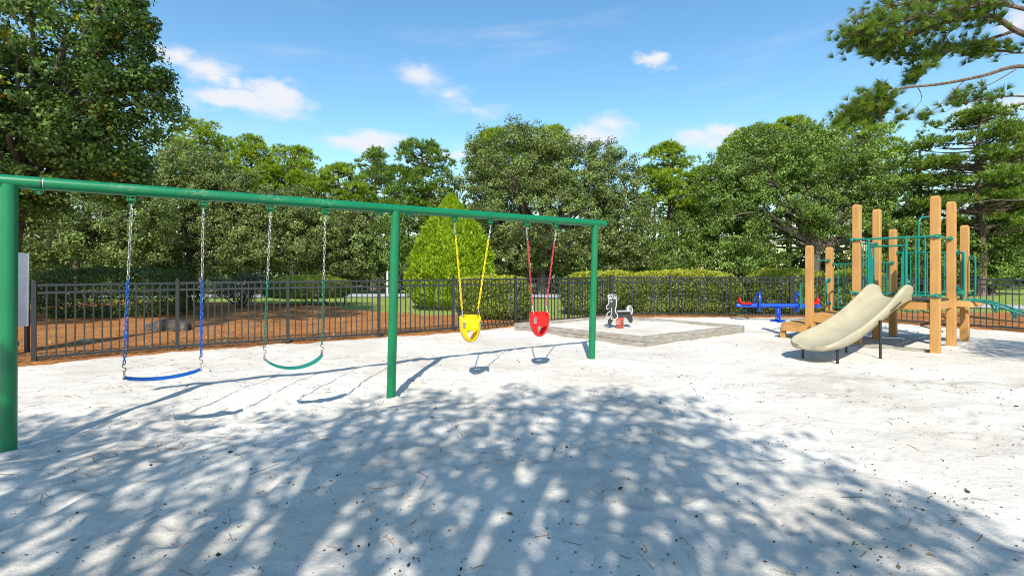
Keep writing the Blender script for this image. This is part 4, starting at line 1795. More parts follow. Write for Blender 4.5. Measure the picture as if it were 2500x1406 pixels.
# seam across the bed and a slot on the near flank
f = .30
c = P0 + sd * (SL * f) + UPV * slide_z(f)
hw, hs = slide_section(f)
sl = MB()
f2 = .22
q0 = P0 + sd * (SL * .19) + UPV * (slide_z(.19) + .05) + sn * (slide_section(.19)[0] + .088)
q1 = P0 + sd * (SL * .33) + UPV * (slide_z(.33) + .045) + sn * (slide_section(.33)[0] + .088)
sl.bar(q0, q1, .006, .030, ch=.002)
sl.build('side_groove', M['rubber'], slide, 30)
# steel legs
for (px, py, f, s) in ((1977, 882, .90, -1), (2005, 892, .90, 1), (2117, 867, .46, -1), (2152, 873, .46, 1)):
    gx_, gy_, _ = ground_at(px, py)
    hw, hs = slide_section(f)
    top = P0 + sd * (SL * f) + UPV * (slide_z(f) - (.05 if f > .8 else (-.03 if s > 0 else .075))) + sn * (s * (hw - .02 if f > .8 else hw + .085 if s > 0 else hw - .06))
    lg = MB()
    g0 = Vector((top.x, top.y, sh(top.x, top.y) - .1))
    lg.tube([g0, top], .022, 12)
    leg = lg.build('slide_leg', M['black'], tower)
    fp = MB()
    fp.box(top + UPV * .0, (.045, .02, .012), (sd, sn, UPV), .003)
    fp.build('foot_plate', M['black'], leg, 30)

# ------------------------------------------------------------------ stones in the straw
def boulder(name, c, r, seed, label, cat, grp=None, flat=.6):
    rg = np.random.default_rng(seed)
    bm = bmesh.new()
    bmesh.ops.create_icosphere(bm, subdivisions=3, radius=1)
    off = rg.uniform(0, 50, 3)
    for v in bm.verts:
        p = v.co.copy()
        k = 1 + .45 * float(vnoise(p.x * 1.6 + off[0] + p.z, p.y * 1.6 + off[1])) + .16 * float(vnoise(p.x * 4 + off[2], p.z * 4 + p.y * 2))
        q = Vector((math.copysign(abs(p.x) ** .6, p.x), math.copysign(abs(p.y) ** .7, p.y), math.copysign(abs(p.z) ** .6, p.z)))
        v.co = Vector((q.x * r[0] * k, q.y * r[1] * k, q.z * r[2] * k))
    me = bpy.data.meshes.new(name)
    bm.to_mesh(me)
    bm.free()
    me.shade_smooth()
    me.set_sharp_from_angle(angle=R(35))
    me.materials.append(M['stone'])
    o = link(name, me)
    o.location = c
    return tag(o, label, cat, grp)


b_ = ground_at(398, 812)
boulder('boulder', (b_[0], b_[1] + .25, .10), (.48, .28, .20), 4, 'dark flat boulder in the pine straw behind the fence', 'rock')
b_ = ground_at(212, 836)
boulder('flat_stone', (b_[0], b_[1], .02), (.2, .12, .05), 9, 'small pale flat stone lying in the pine straw near the gate', 'stone').data.materials[0] = M['timber']
# slim white marker post by the road
mp = ground_at(946, 716, .05)
MB().box((mp[0], mp[1], .72), (.05, .05, .78), None, .008).build('marker_post', M['white'], None, 30)
tag(bpy.data.objects['marker_post'], 'slim white post standing beside the road behind the fence', 'post')

# ================================================================== vegetation
def runit(n, rg):
    v = rg.normal(0, 1, (n, 3))
    return v / np.linalg.norm(v, axis=1, keepdims=True)


def leaf_quads(P, N, rg, L, W, fold=.18, jit=.9):
    """one folded diamond per point; N is the direction it tends to face"""
    n = len(P)
    nn = N + runit(n, rg) * jit
    nn /= np.linalg.norm(nn, axis=1, keepdims=True)
    t_ = np.cross(nn, runit(n, rg))
    t_ /= np.linalg.norm(t_, axis=1, keepdims=True) + 1e-9
    b = np.cross(nn, t_)
    l = (L * rg.uniform(.65, 1.25, n))[:, None]
    w = (W * rg.uniform(.65, 1.25, n))[:, None]
    V = np.stack([P - t_ * l / 2, P + b * w / 2 + nn * w * fold, P + t_ * l / 2, P - b * w / 2 + nn * w * fold], 1)
    return V.reshape(-1, 3)


def pick(pal, n, rg, wts=None, jit=.25):
    pal = np.array(pal)
    k = rg.choice(len(pal), n, p=wts)
    return pal[k] * rg.uniform(1 - jit, 1 + jit, (n, 1))


def crown_points(lobes, n_clumps, clump_r, per, rg, shell=.55, flat=.75):
    """clumps of leaves spread through a union of ellipsoids. lobes: (centre, radii)"""
    cs = np.array([l[0] for l in lobes], float)
    rs_ = np.array([l[1] for l in lobes], float)
    wt = (rs_[:, 0] * rs_[:, 2]) * np.array([l[2] if len(l) > 2 else 1.0 for l in lobes])
    wt = wt / wt.sum()
    k = rg.choice(len(lobes), n_clumps, p=wt)
    d = runit(n_clumps, rg)
    rr = (shell ** 3 + (1 - shell ** 3) * rg.random(n_clumps)) ** (1 / 3)
    cc = cs[k] + d * rr[:, None] * rs_[k] * (1 + .13 * rg.normal(0, 1, (n_clumps, 1)))
    cr = clump_r * rg.uniform(.55, 1.4, n_clumps)
    P, N, CI = [], [], []
    m = np.maximum(4, (per * (cr / clump_r) ** 2).astype(int))
    idx = np.repeat(np.arange(n_clumps), m)
    u = runit(len(idx), rg)
    q = rg.random(len(idx)) ** .45
    off = u * (q * cr[idx])[:, None]
    off[:, 2] *= flat
    P = cc[idx] + off
    N = u * .6 + d[idx] * .5 + np.array([0, 0, .45])
    return P, N, idx, cc


def leaf_crown(name, lobes, n_clumps, clump_r, per, L, W, pal, rg, mat, wts=None, zmin=.05, shell=.66, jit=.9, flat=.75, cl_jit=.24, accents=None):
    P, N, ci, cc = crown_points(lobes, n_clumps, clump_r, per, rg, shell, flat)
    k = P[:, 2] > zmin
    P, N, ci = P[k], N[k], ci[k]
    col = pick(pal, len(P), rg, wts)
    col = col * (1 + cl_jit * rg.normal(0, 1, n_clumps))[ci][:, None].clip(.5, 1.6)
    if accents is not None:
        frac, apal = accents
        sel = rg.random(n_clumps) < frac
        lv = sel[ci] & (rg.random(len(P)) < .55)
        col[lv] = pick(apal, int(lv.sum()), rg)
    V = leaf_quads(P, N, rg, L, W, jit=jit)
    F_ = np.arange(len(V)).reshape(-1, 4)
    return np_mesh(name, V, F_, mat, False, np.repeat(col, 4, 0)), cc


def limbs(mb, start, ends, r0, rg, z_lo=.5):
    """tapered limbs from a trunk line to crown clumps"""
    for e in ends:
        e = Vector(e)
        f = rg.uniform(.45, 1.0)
        s = Vector(start[0]).lerp(Vector(start[1]), f)
        if e.z < s.z:
            s = Vector(start[0]).lerp(Vector(start[1]), .4)
        m1 = s.lerp(e, .4) + Vector((rg.normal(0, .12), rg.normal(0, .12), .12 * (e - s).length * rg.uniform(.2, 1)))
        m2 = s.lerp(e, .75) + Vector((rg.normal(0, .15), rg.normal(0, .15), .10 * (e - s).length))
        pts = smooth_path([s, m1, m2, e], 3)
        k = len(pts)
        r = r0 * rg.uniform(.5, 1.0)
        mb.tube(pts, [max(.012, r * (1 - .88 * i / (k - 1))) for i in range(k)], 6, False)


def px_lobes(spec, Y, depth=.8):
    """ellipses seen in the photograph turned into ellipsoids at depth Y"""
    out = []
    for s in spec:
        px, py, rx, ry = s[:4]
        dy = s[4] if len(s) > 4 else 0
        c = at(px, py, Y + dy)
        k = (Y + dy) / F
        out.append(((c.x, c.y, c.z), (rx * k, max(rx, ry) * k * depth, ry * k)))
    return out


OAK = [(.115, .16, .038), (.145, .195, .05), (.175, .22, .065), (.09, .135, .03), (.20, .235, .09)]
OAKG = [(.12, .20, .036), (.16, .245, .048), (.195, .275, .064), (.10, .16, .03)]
MAPLE = [(.085, .145, .028), (.115, .19, .034), (.15, .24, .044), (.065, .11, .025), (.17, .23, .07)]
PINE = [(.21, .32, .022), (.26, .37, .028), (.16, .255, .02), (.29, .38, .038)]
PINED = [(.14, .23, .034), (.175, .27, .04), (.115, .19, .03)]


def broad_tree(name, label, cat, base, lobes, n_clumps, clump_r, per, L, W, pal, seed, trunk_r, fork, n_limbs=26, group=None, bark_m='bark', **kw):
    """lobes in world coordinates, base on the ground"""
    rg = np.random.default_rng(seed)
    root = thing(name, label, cat, base, group)
    me, cc = leaf_crown('crown', lobes, n_clumps, clump_r, per, L, W, pal, rg, kw.pop('mat', M['leaf']), **kw)
    b = Vector(base)
    fk = Vector(fork)
    mb = MB()
    pts = smooth_path([b - UPV * .2, b.lerp(fk, .35) + Vector((rg.normal(0, .08), rg.normal(0, .08), 0)), fk], 4)
    k = len(pts)
    mb.tube(pts, [trunk_r * (1.35 if i == 0 else 1.1 if i == 1 else 1.0) * (1 - .4 * i / (k - 1)) for i in range(k)], 10, False)
    sel = cc[rg.choice(len(cc), min(n_limbs, len(cc)), replace=False)]
    limbs(mb, (b.lerp(fk, .7), fk), sel, trunk_r * .55, rg)
    mb.build('trunk', M[bark_m], root)
    link('crown', me, root)
    return root


def tuft_tris(P, A, rg, K, L, w, spread=.75):
    n = len(P)
    d = np.repeat(A, K, 0) * .75 + runit(n * K, rg) * spread
    d /= np.linalg.norm(d, axis=1, keepdims=True)
    p = np.repeat(P, K, 0)
    s = np.cross(d, runit(n * K, rg))
    s /= np.linalg.norm(s, axis=1, keepdims=True) + 1e-9
    l = (L * rg.uniform(.7, 1.15, n * K))[:, None]
    V = np.stack([p - s * w / 2, p + s * w / 2, p + d * l], 1)
    return V.reshape(-1, 3)


def pine_tree(label, px, top, halfw, crown_bot, Y, seed, pal=PINE, bare=False, group='pines behind the yard', density=1.0, base_xy=None, H=None, Rm=None, zc=None, lean=0.0, tiers=False, trunk_r=None):
    rg = np.random.default_rng(seed)
    if base_xy is None:
        bx, by = (px - 1250) * Y / F, Y
        H = 1.6 + (HZ - top) * Y / F
        Rm = 1.22 * halfw * Y / F
        zc = 1.6 + (HZ - crown_bot) * Y / F
    else:
        bx, by = base_xy
    root = thing('pine_tree', label, 'pine tree', (bx, by, 0), group)
    b = Vector((bx, by, 0))
    topv = Vector((bx + lean, by, H - .25))
    tr = trunk_r or .14 + .009 * H
    mb = MB()
    tp = smooth_path([b - UPV * .2, b.lerp(topv, .35) + Vector((rg.normal(0, .10), 0, 0)), b.lerp(topv, .7) + Vector((rg.normal(0, .12), 0, 0)), topv], 4)
    k = len(tp)
    mb.tube(tp, [tr * (1.25 if i == 0 else 1) * (1 - .9 * i / (k - 1)) + .012 for i in range(k)], 9, False)
    tz = np.array([p.z for p in tp])
    tx, ty = np.array([p.x for p in tp]), np.array([p.y for p in tp])
    hh = H - zc
    TPa, TAa = [], []
    npuff = int((104 if not tiers else 92) * density * max(1.0, Rm * hh / 16))
    ez, cz_ = hh / 2, (H + zc) / 2
    for i in range(npuff):
        if tiers:
            lv = rg.integers(0, max(3, int(hh / 1.1)))
            f = (lv + rg.normal(.5, .12)) / max(3, int(hh / 1.1))
        else:
            f = rg.random() ** .85
        f = min(max(f, .02), .985)
        # rounded head: widest at 45 % of the crown height
        w_ = math.sqrt(max(.03, 1 - abs((f - .45) / (.56 if f > .45 else .62)) ** 2.3))
        a_ = rg.uniform(0, 6.283)
        rr_ = Rm * w_ * math.sqrt(rg.uniform(.12, 1.0)) * rg.uniform(.82, 1.12)
        z0 = zc + hh * f - .35
        s = Vector((float(np.interp(z0 - .25 * rr_, tz, tx)), float(np.interp(z0 - .25 * rr_, tz, ty)), min(z0 - .22 * rr_, H - .5)))
        c = Vector((float(np.interp(z0, tz, tx)) + math.cos(a_) * rr_, float(np.interp(z0, tz, ty)) + math.sin(a_) * rr_, z0))
        pr = rg.uniform(.42, .80) * (1.0 if f < .8 else .8) * (Rm / 2.2) ** .35
        pf = .50 if tiers else .68
        pts = smooth_path([s, s.lerp(c, .5) - UPV * (.05 * rr_), c], 3)
        mb.tube(pts, [max(.010, tr * .24 * (1 - .8 * q / 6)) for q in range(len(pts))], 5, False)
        m = int(30 * (pr / .6) ** 1.6)
        u = runit(m, rg)
        u[:, 2] = np.where(u[:, 2] < -.35, -u[:, 2], u[:, 2])
        q = pr * rg.uniform(.55, 1.0, m)[:, None]
        TPa.append(np.array(c) + u * q * np.array([1, 1, pf]))
        TAa.append(u * .8 + np.array([0, 0, .45]))
    TP, TA = [], []
    # the leader
    for q in range(10):
        TP.append(topv + Vector((rg.normal(0, .12), rg.normal(0, .12), rg.uniform(-.3, .22))))
        TA.append(Vector((rg.normal(0, .3), rg.normal(0, .3), 1)).normalized())
    P = np.concatenate([np.array([tuple(p) for p in TP])] + TPa)
    A_ = np.concatenate([np.array([tuple(p) for p in TA])] + TAa)
    A_ /= np.linalg.norm(A_, axis=1, keepdims=True)
    K = 8
    V = tuft_tris(P, A_, rg, K, .30, .060, .62)
    col = np.repeat(pick(pal, len(P), rg, None, .22), K * 3, 0)
    brown = np.repeat(rg.random(len(P)) < .012, K * 3)
    col[brown] = (.26, .15, .05)
    mb.build('trunk', M['pinebark'], root)
    link('crown', np_mesh('crown', V, np.arange(len(V)).reshape(-1, 3), M['needle'], False, col), root)
    return root


# ------------------------------------------------------------------ trees of the background
broad_tree('oak_tree', 'broad grey green oak with a wide rounded crown in the middle of the view', 'oak tree', (2.0, 30.5, 0),
           px_lobes([(1255, 400, 118, 92), (1385, 430, 135, 86), (1160, 500, 100, 95), (1480, 450, 88, 82), (1320, 540, 205, 105), (1525, 540, 78, 92),
                     (1250, 615, 120, 62), (1440, 610, 120, 62), (1175, 590, 90, 60), (1540, 620, 60, 45), (1260, 335, 42, 36), (1335, 350, 55, 42), (1480, 372, 48, 34)], 30.5),
           2250, .39, 62, .150, .082, OAK, 41, .40, (1.9, 30.5, 3.4), 40)
broad_tree('oak_tree', 'spreading oak with a dark forked trunk behind the play tower', 'oak tree', (19.8, 31.0, 0),
           px_lobes([(1775, 470, 85, 95), (1870, 400, 120, 78), (2000, 385, 135, 72), (2095, 440, 115, 80), (1900, 500, 140, 80), (2150, 520, 90, 75), (1790, 565, 95, 62),
                     (2050, 530, 110, 62), (1960, 345, 70, 38), (2190, 590, 70, 45), (1840, 340, 45, 28)], 31.0),
           1750, .39, 54, .155, .085, OAKG, 42, .38, (20.1, 31.0, 3.6), 44)
broad_tree('oak_tree', 'grey green oak rising behind the blue swing, left of the pines', 'oak tree', (-21.2, 31.0, 0),
           px_lobes([(470, 415, 85, 66), (420, 480, 70, 70), (545, 480, 95, 75), (480, 550, 120, 70), (400, 580, 80, 60), (590, 560, 70, 60)], 31.0),
           1050, .39, 62, .155, .085, OAK, 43, .28, (-21.2, 31, 3.0), 24)
broad_tree('oak_tree', 'low grey green oak behind the green swing, beside the pines', 'oak tree', (-14.2, 30.5, 0),
           px_lobes([(690, 520, 95, 62), (790, 560, 105, 72), (640, 590, 85, 62), (860, 600, 70, 66), (730, 610, 120, 45), (590, 620, 60, 45), (880, 540, 45, 50)], 30.5),
           1150, .38, 54, .155, .085, OAK, 44, .24, (-14.2, 30.5, 2.6), 26)
broad_tree('oak_tree', 'pale leaved low oak under the big yellowing tree by the gate', 'oak tree', (-24.5, 26.5, 0),
           px_lobes([(120, 570, 120, 62), (250, 590, 110, 55), (340, 540, 80, 70), (60, 640, 90, 45), (190, 500, 120, 60), (330, 620, 70, 40)], 26.5),
           950, .42, 50, .15, .083, OAK, 45, .24, (-24.5, 26.5, 2.4), 24)
broad_tree('oak_tree', 'small bushy oak with pale limbs at the right edge behind the loop climber', 'oak tree', (29.5, 29.0, 0),
           px_lobes([(2430, 590, 80, 75), (2330, 610, 70, 62), (2480, 480, 70, 75), (2250, 600, 60, 65), (2390, 660, 90, 36), (2540, 580, 60, 90)], 29.0),
           900, .38, 52, .155, .088, OAKG, 46, .22, (29.5, 29, 2.8), 26)
# the large tree by the gate, turning yellow here and there
broad_tree('sweetgum_tree', 'large dark green tree with a few yellow and orange leaves over the gate', 'tree', (-14.6, 13.6, 0),
           px_lobes([(110, 70, 190, 120), (285, 150, 88, 100), (60, 250, 220, 130), (330, 245, 78, 62), (225, 335, 125, 90), (80, 400, 210, 85), (-120, 200, 200, 220), (395, 268, 34, 24),
                     (255, 45, 55, 42), (310, 390, 60, 50), (-60, 520, 140, 70), (60, 490, 90, 45), (370, 195, 40, 34), (300, 470, 50, 40), (345, 40, 22, 30), (355, 130, 30, 22), (410, 235, 34, 16), (425, 290, 22, 14), (395, 180, 30, 14), (375, 330, 30, 20), (330, 10, 26, 26), (270, -20, 60, 40), (362, 82, 20, 20), (430, 210, 18, 8), (340, 430, 40, 30)], 13.2),
           1500, .28, 44, .115, .09, MAPLE, 47, .30, (-14.2, 13.6, 4.0), 60, accents=(.07, [(.42, .32, .02), (.48, .22, .02), (.28, .36, .03), (.36, .38, .04), (.24, .34, .03)]), shell=.35, cl_jit=.25)
# pines
for (lab, px, top, hw, cb, Y, sd_, pal, ti) in [
    ('tall bright pine just right of the big yellowing tree', 492, 292, 72, 480, 38, 1, PINE, False),
    ('thin topped pine second from the big yellowing tree', 608, 328, 52, 560, 38, 2, PINE, False),
    ('round topped pine above the right chain of the green swing', 715, 357, 70, 560, 39, 3, PINE, False),
    ('low bright pine between the green swing and the middle post', 825, 398, 62, 570, 37, 4, PINE, False),
    ('slim dark pine left of the tall dark pine', 912, 358, 44, 560, 40, 5, PINED, False),
    ('tall dark round topped pine left of the broad oak', 1030, 342, 72, 620, 33, 6, [(.13, .225, .026), (.165, .26, .032), (.105, .185, .024)], False),
    ('pine peeping over the left shoulder of the broad oak', 1218, 310, 70, 470, 37, 7, PINE, False),
    ('pine peeping over the middle of the broad oak', 1335, 305, 66, 470, 37, 8, PINE, False),
    ('pine with a bare straight trunk right of the broad oak', 1630, 347, 66, 600, 35, 9, PINE, False),
    ('lower pine beside the straight trunked pine', 1735, 405, 66, 600, 35, 10, PINE, False),
    ('pine showing over the top of the spreading oak', 1845, 305, 75, 480, 36, 11, PINE, False),
    ('highest pine behind the spreading oak', 1930, 287, 62, 480, 37, 12, PINE, False),
    ('feathery pine behind the overhanging bough', 2080, 285, 90, 440, 36, 13, PINE, False),
    ('thin pine between the two tallest tower posts', 2245, 322, 60, 620, 32, 14, PINED, True),
    ('tall tiered pine above the loop climber', 2395, 250, 105, 560, 28, 15, [(.16, .25, .036), (.195, .29, .045), (.125, .19, .03)], True),
    ('dark pine standing at the right edge behind the tower', 2530, 300, 100, 640, 30, 16, PINED, True),
]:
    pine_tree(lab, px, top, hw, cb, Y, 100 + sd_, pal, tiers=ti, density=1.0 if not ti else .9)

# bushes under the trees
def bush(label, lobes, n_clumps, pal, seed, L=.13, W=.075, per=44, cr=.38, base=None, name='bush', **kw):
    rg = np.random.default_rng(seed)
    c = np.mean([l[0] for l in lobes], 0)
    root = thing(name, label, 'bush', (c[0], c[1], 0), 'bushes under the trees')
    me, cc = leaf_crown('foliage', lobes, n_clumps, cr, per, L, W, pal, rg, M['leaf'], **kw)
    link('foliage', me, root)
    mb = MB()
    for e in cc[rg.choice(len(cc), min(10, len(cc)), replace=False)]:
        s = Vector((c[0] + rg.normal(0, .03), c[1] + rg.normal(0, .03), -.1))
        mb.tube(smooth_path([s, s.lerp(Vector(e), .5) + Vector((0, 0, .15)), Vector(e)], 3), [.04, .036, .032, .028, .022, .016, .01], 5, False)
    mb.build('stem', M['bark'], root)
    return root


LIGHT = [(.11, .16, .035), (.14, .20, .045), (.085, .125, .03), (.17, .21, .06)]
bush('light green bush left of the slim white post', px_lobes([(800, 655, 70, 32), (870, 660, 60, 34), (770, 640, 40, 26)], 31), 200, LIGHT, 61)
bush('shadowy bush behind the slim white post', px_lobes([(945, 640, 50, 45), (915, 600, 40, 50), (975, 610, 30, 60), (1005, 560, 40, 55), (935, 560, 40, 45)], 31), 200, OAKG, 62)
bush('wispy grey bush between the clipped hedges behind the green swing', px_lobes([(590, 705, 48, 32), (625, 690, 34, 26), (545, 700, 30, 26)], 19), 130, [(.11, .13, .08), (.15, .165, .11), (.08, .10, .055)], 63, .09, .035, 40, .28)
bush('green bush to the right of the broad oak trunk', px_lobes([(1640, 625, 65, 42), (1580, 640, 50, 36), (1668, 570, 56, 52), (1610, 590, 46, 40), (1720, 610, 40, 50)], 32), 340, OAKG, 64)
bush('green bush beneath the spreading oak', px_lobes([(1745, 625, 75, 48), (1830, 640, 70, 36), (1890, 610, 50, 45)], 31), 260, OAKG, 65)
bush('dark bush behind the broad oak trunk', px_lobes([(1250, 655, 60, 26), (1390, 660, 60, 26), (1480, 650, 60, 28)], 32), 220, OAK, 66)
bush('low green bush behind the tall tower posts', px_lobes([(2120, 640, 80, 40), (2220, 650, 70, 34)], 31), 220, OAKG, 67)
bush('dark undergrowth bush behind the clipped hedge near the gate', px_lobes([(180, 665, 90, 24), (330, 660, 80, 28), (440, 640, 60, 40), (520, 650, 50, 34)], 31), 300, OAK, 68)

# the wood behind everything
rg = np.random.default_rng(77)
nc = 2200
wpx = rg.uniform(-700, 3200, nc)
wY = rg.uniform(43, 55, nc)
wtop = np.interp(wpx, [-700, 300, 500, 900, 1100, 1300, 1600, 1700, 1900, 2150, 2350, 3200], [330, 360, 430, 470, 470, 450, 500, 470, 420, 450, 440, 360])
wpy = np.where(rg.random(nc) < .38, rg.uniform(610, 696, nc), wtop + (692 - wtop) * rg.random(nc))
wx = (wpx - 1250) * wY / F
wz = EYE - (wpy - HZ) * wY / F
k = np.repeat(np.arange(nc), 28)
u = runit(len(k), rg)
P = np.stack([wx, wY, wz], -1)[k] + u * (rg.random((len(k), 1)) ** .4) * np.array([1.0, .8, .75])
P[:, 2] = np.maximum(P[:, 2], .1)
Vv_ = leaf_quads(P, u * .5 + np.array([0, -.3, .5]), rg, .58, .38)
colw = pick([(.06, .095, .026), (.08, .125, .034), (.05, .08, .024), (.10, .13, .05)], len(P), rg) * (1 + .25 * rg.normal(0, 1, nc))[k][:, None].clip(.5, 1.7)
V = Vv_
F_ = np.arange(len(V)).reshape(-1, 4)
colv = np.repeat(colw, 4, 0)
# trunks between the leaves: thin prisms
tv, tf = [], []
b0 = len(V)
for i in range(70):
    x_, y_ = rg.uniform(-62, 62), rg.uniform(36, 50)
    r_, h_ = rg.uniform(.08, .17), rg.uniform(5, 9)
    b = b0 + len(tv)
    for z in (-.2, h_):
        for q in range(5):
            tv.append((x_ + math.cos(q * 1.2566) * r_ * (1 if z < 0 else .5), y_ + math.sin(q * 1.2566) * r_, z))
    for q in range(5):
        tf.append((b + q, b + (q + 1) % 5, b + 5 + (q + 1) % 5, b + 5 + q))
V = np.concatenate([V, np.array(tv)])
F_ = np.concatenate([F_, np.array(tf)])
colv = np.concatenate([colv, np.tile(np.array([[.13, .10, .08]]), (len(tv), 1))])
tag(structure('woodland', np_mesh('woodland', V, F_, M['leaf'], False, colv), 'stuff'), 'dense dark wood closing the view behind the trees', 'woodland')

# ------------------------------------------------------------------ hedges
DARKH = [(.07, .11, .03), (.095, .145, .04), (.055, .085, .026)]  # darker leaves: the gate hedge's shade is put into their colour


def hedge(label, x0, x1, y0, y1, top, seed, bot=.08, n=15000, pal=None, dome=.06, L=.074, W=.052, shade=None):
    rg = np.random.default_rng(seed)
    root = thing('clipped_hedge', label, 'hedge', ((x0 + x1) / 2, (y0 + y1) / 2, 0), 'clipped hedges round the yard')
    cx, cy = (x0 + x1) / 2, (y0 + y1) / 2
    hx, hy, hz_ = (x1 - x0) / 2, (y1 - y0) / 2, (top - bot) / 2
    cz = (top + bot) / 2
    # points near the surface of a super-ellipsoid
    n = int(n * 1.25)
    u = runit(n * 2, rg)
    p = 4.6
    k = (np.abs(u) ** p).sum(1) ** (-1 / p)
    S = u * k[:, None]
    dep = 1 - np.abs(rg.normal(0, .09, len(S)))
    lump = 1 + .07 * (rg.random(len(S)) < .05) * rg.random(len(S)) + .15 * vnoise(S[:, 0] * hx * 2.1 + seed, S[:, 1] * 3 + S[:, 2] * 2.4) + .05 * vnoise(S[:, 0] * hx * 6 + seed, S[:, 2] * 7)
    Q = S * (dep * lump)[:, None] * np.array([hx, hy, hz_])
    Q[:, 2] += dome * (S[:, 2] > .0) * (1 - S[:, 0] ** 2) * S[:, 2] - dome * .5
    P = Q + np.array([cx, cy, cz])
    P = P[P[:, 2] > .03][:n]
    S = S[:len(P)]
    N = np.sign(S) * np.abs(S) ** 2.2
    V = leaf_quads(P, N + np.array([0, 0, .25]), rg, L, W, jit=.75)
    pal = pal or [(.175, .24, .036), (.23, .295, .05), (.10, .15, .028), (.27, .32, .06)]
    col = pick(pal, len(P), rg)
    # yellowish clipped top, its leaf colour also brightened to look sunlit
    topf = np.clip((P[:, 2] - (top - .30)) / .2, 0, 1)[:, None]
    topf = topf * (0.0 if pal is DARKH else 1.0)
    col = col * (1 - topf) + pick([(.36, .38, .04), (.42, .43, .055), (.28, .32, .036)], len(P), rg) * topf
    link('foliage', np_mesh('foliage', V, np.arange(len(V)).reshape(-1, 4), M['hedge'], False, np.repeat(col, 4, 0)), root)
    for i in range(10):
        x_ = rg.uniform(x0 + .2, x1 - .2)
        y_ = rg.uniform(cy - hy * .5, cy + hy * .5)
        e = Vector((x_ + rg.normal(0, .25), y_ + rg.normal(0, .2), top - .25))
        s = Vector((x_, y_, -.1))
        MB().tube([s, s.lerp(e, .5) + Vector((rg.normal(0, .1), 0, 0)), e], [.03, .022, .008], 5, False).build('stem', M['bark'], root)
    return root


gx = lambda px, Y: (px - 1250) * Y / F
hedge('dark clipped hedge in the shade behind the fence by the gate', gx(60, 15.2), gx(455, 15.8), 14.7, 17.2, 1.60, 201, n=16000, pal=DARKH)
hedge('mushroom shaped hedge on the straw behind the green swing', gx(658, 21), gx(845, 21), 19.8, 22.3, 1.22, 202, n=12000, bot=.45, dome=.25)
hedge('clipped hedge behind the yellow bucket swing', gx(1118, 14.8), gx(1292, 14.8), 14.2, 15.9, 1.37, 203, n=15000)
hedge('clipped hedge behind the animal spring rider', gx(1375, 16.9), gx(1570, 16.9), 16.1, 17.7, 1.50, 204, n=17000)
hedge('long clipped hedge between the spring rider and the seesaw', gx(1520, 16.3), gx(1802, 16.3), 15.65, 17.1, 1.53, 205, n=22000)
hedge('clipped hedge directly behind the seesaw', gx(1828, 16.4), gx(2010, 16.4), 15.7, 17.4, 1.58, 206, n=15000)
hedge('clipped hedge behind the tower steps', gx(2020, 17.5), gx(2150, 17.5), 16.8, 18.3, 1.55, 207, n=9000)

# ------------------------------------------------------------------ golden green cypress
def cypress():
    rg = np.random.default_rng(301)
    Y = 19.6
    cx = gx(1102, Y)
    root = thing('cypress', 'bright yellow green cone shaped cypress behind the fence', 'conifer', (cx, Y, 0))
    H = 1.6 + (HZ - 478) * Y / F
    n = 45000
    zf = rg.random(n) ** 1.05
    prof = np.interp(zf, [0, .05, .12, .3, .5, .68, .8, .88, .95, 1.0], [.74, .92, 1.0, .98, .87, .66, .42, .25, .13, .02])
    a = rg.uniform(0, 6.283, n)
    # upright sprays give an uneven outline
    lump = 1 + .17 * vnoise(a * 3.2 + 5, zf * 9) + .15 * vnoise(a * 8 + 5, zf * 24) + .12 * vnoise(a * 17, zf * 50)
    Rr = 1.78 * prof * lump * (1 - np.abs(rg.normal(0, .09, n)))
    z = .10 + (H - .15) * zf
    P = np.stack([cx + np.cos(a) * Rr, Y + np.sin(a) * Rr, z], -1)
    out = np.stack([np.cos(a), np.sin(a), 0 * a], -1)
    d = out * .55 + np.array([0, 0, .85]) + runit(n, rg) * .55
    d /= np.linalg.norm(d, axis=1, keepdims=True)
    s = np.cross(d, out + runit(n, rg) * .6)
    s /= np.linalg.norm(s, axis=1, keepdims=True) + 1e-9
    L = rg.uniform(.09, .2, n)[:, None]
    w = rg.uniform(.02, .045, n)[:, None]
    V = np.stack([P, P + d * L * .5 + s * w, P + d * L, P + d * L * .5 - s * w], 1).reshape(-1, 3)
    col = pick([(.25, .38, .02), (.31, .44, .026), (.18, .29, .018), (.35, .47, .036)], n, rg)
    link('foliage', np_mesh('foliage', V, np.arange(4 * n).reshape(-1, 4), M['needle'], False, np.repeat(col, 4, 0)), root)
    mb = MB()
    mb.tube([(cx, Y, -.1), (cx, Y, 1.5), (cx + .03, Y, H - .6)], [.13, .10, .02], 8, False)
    mb.build('trunk', M['bark'], root)


cypress()

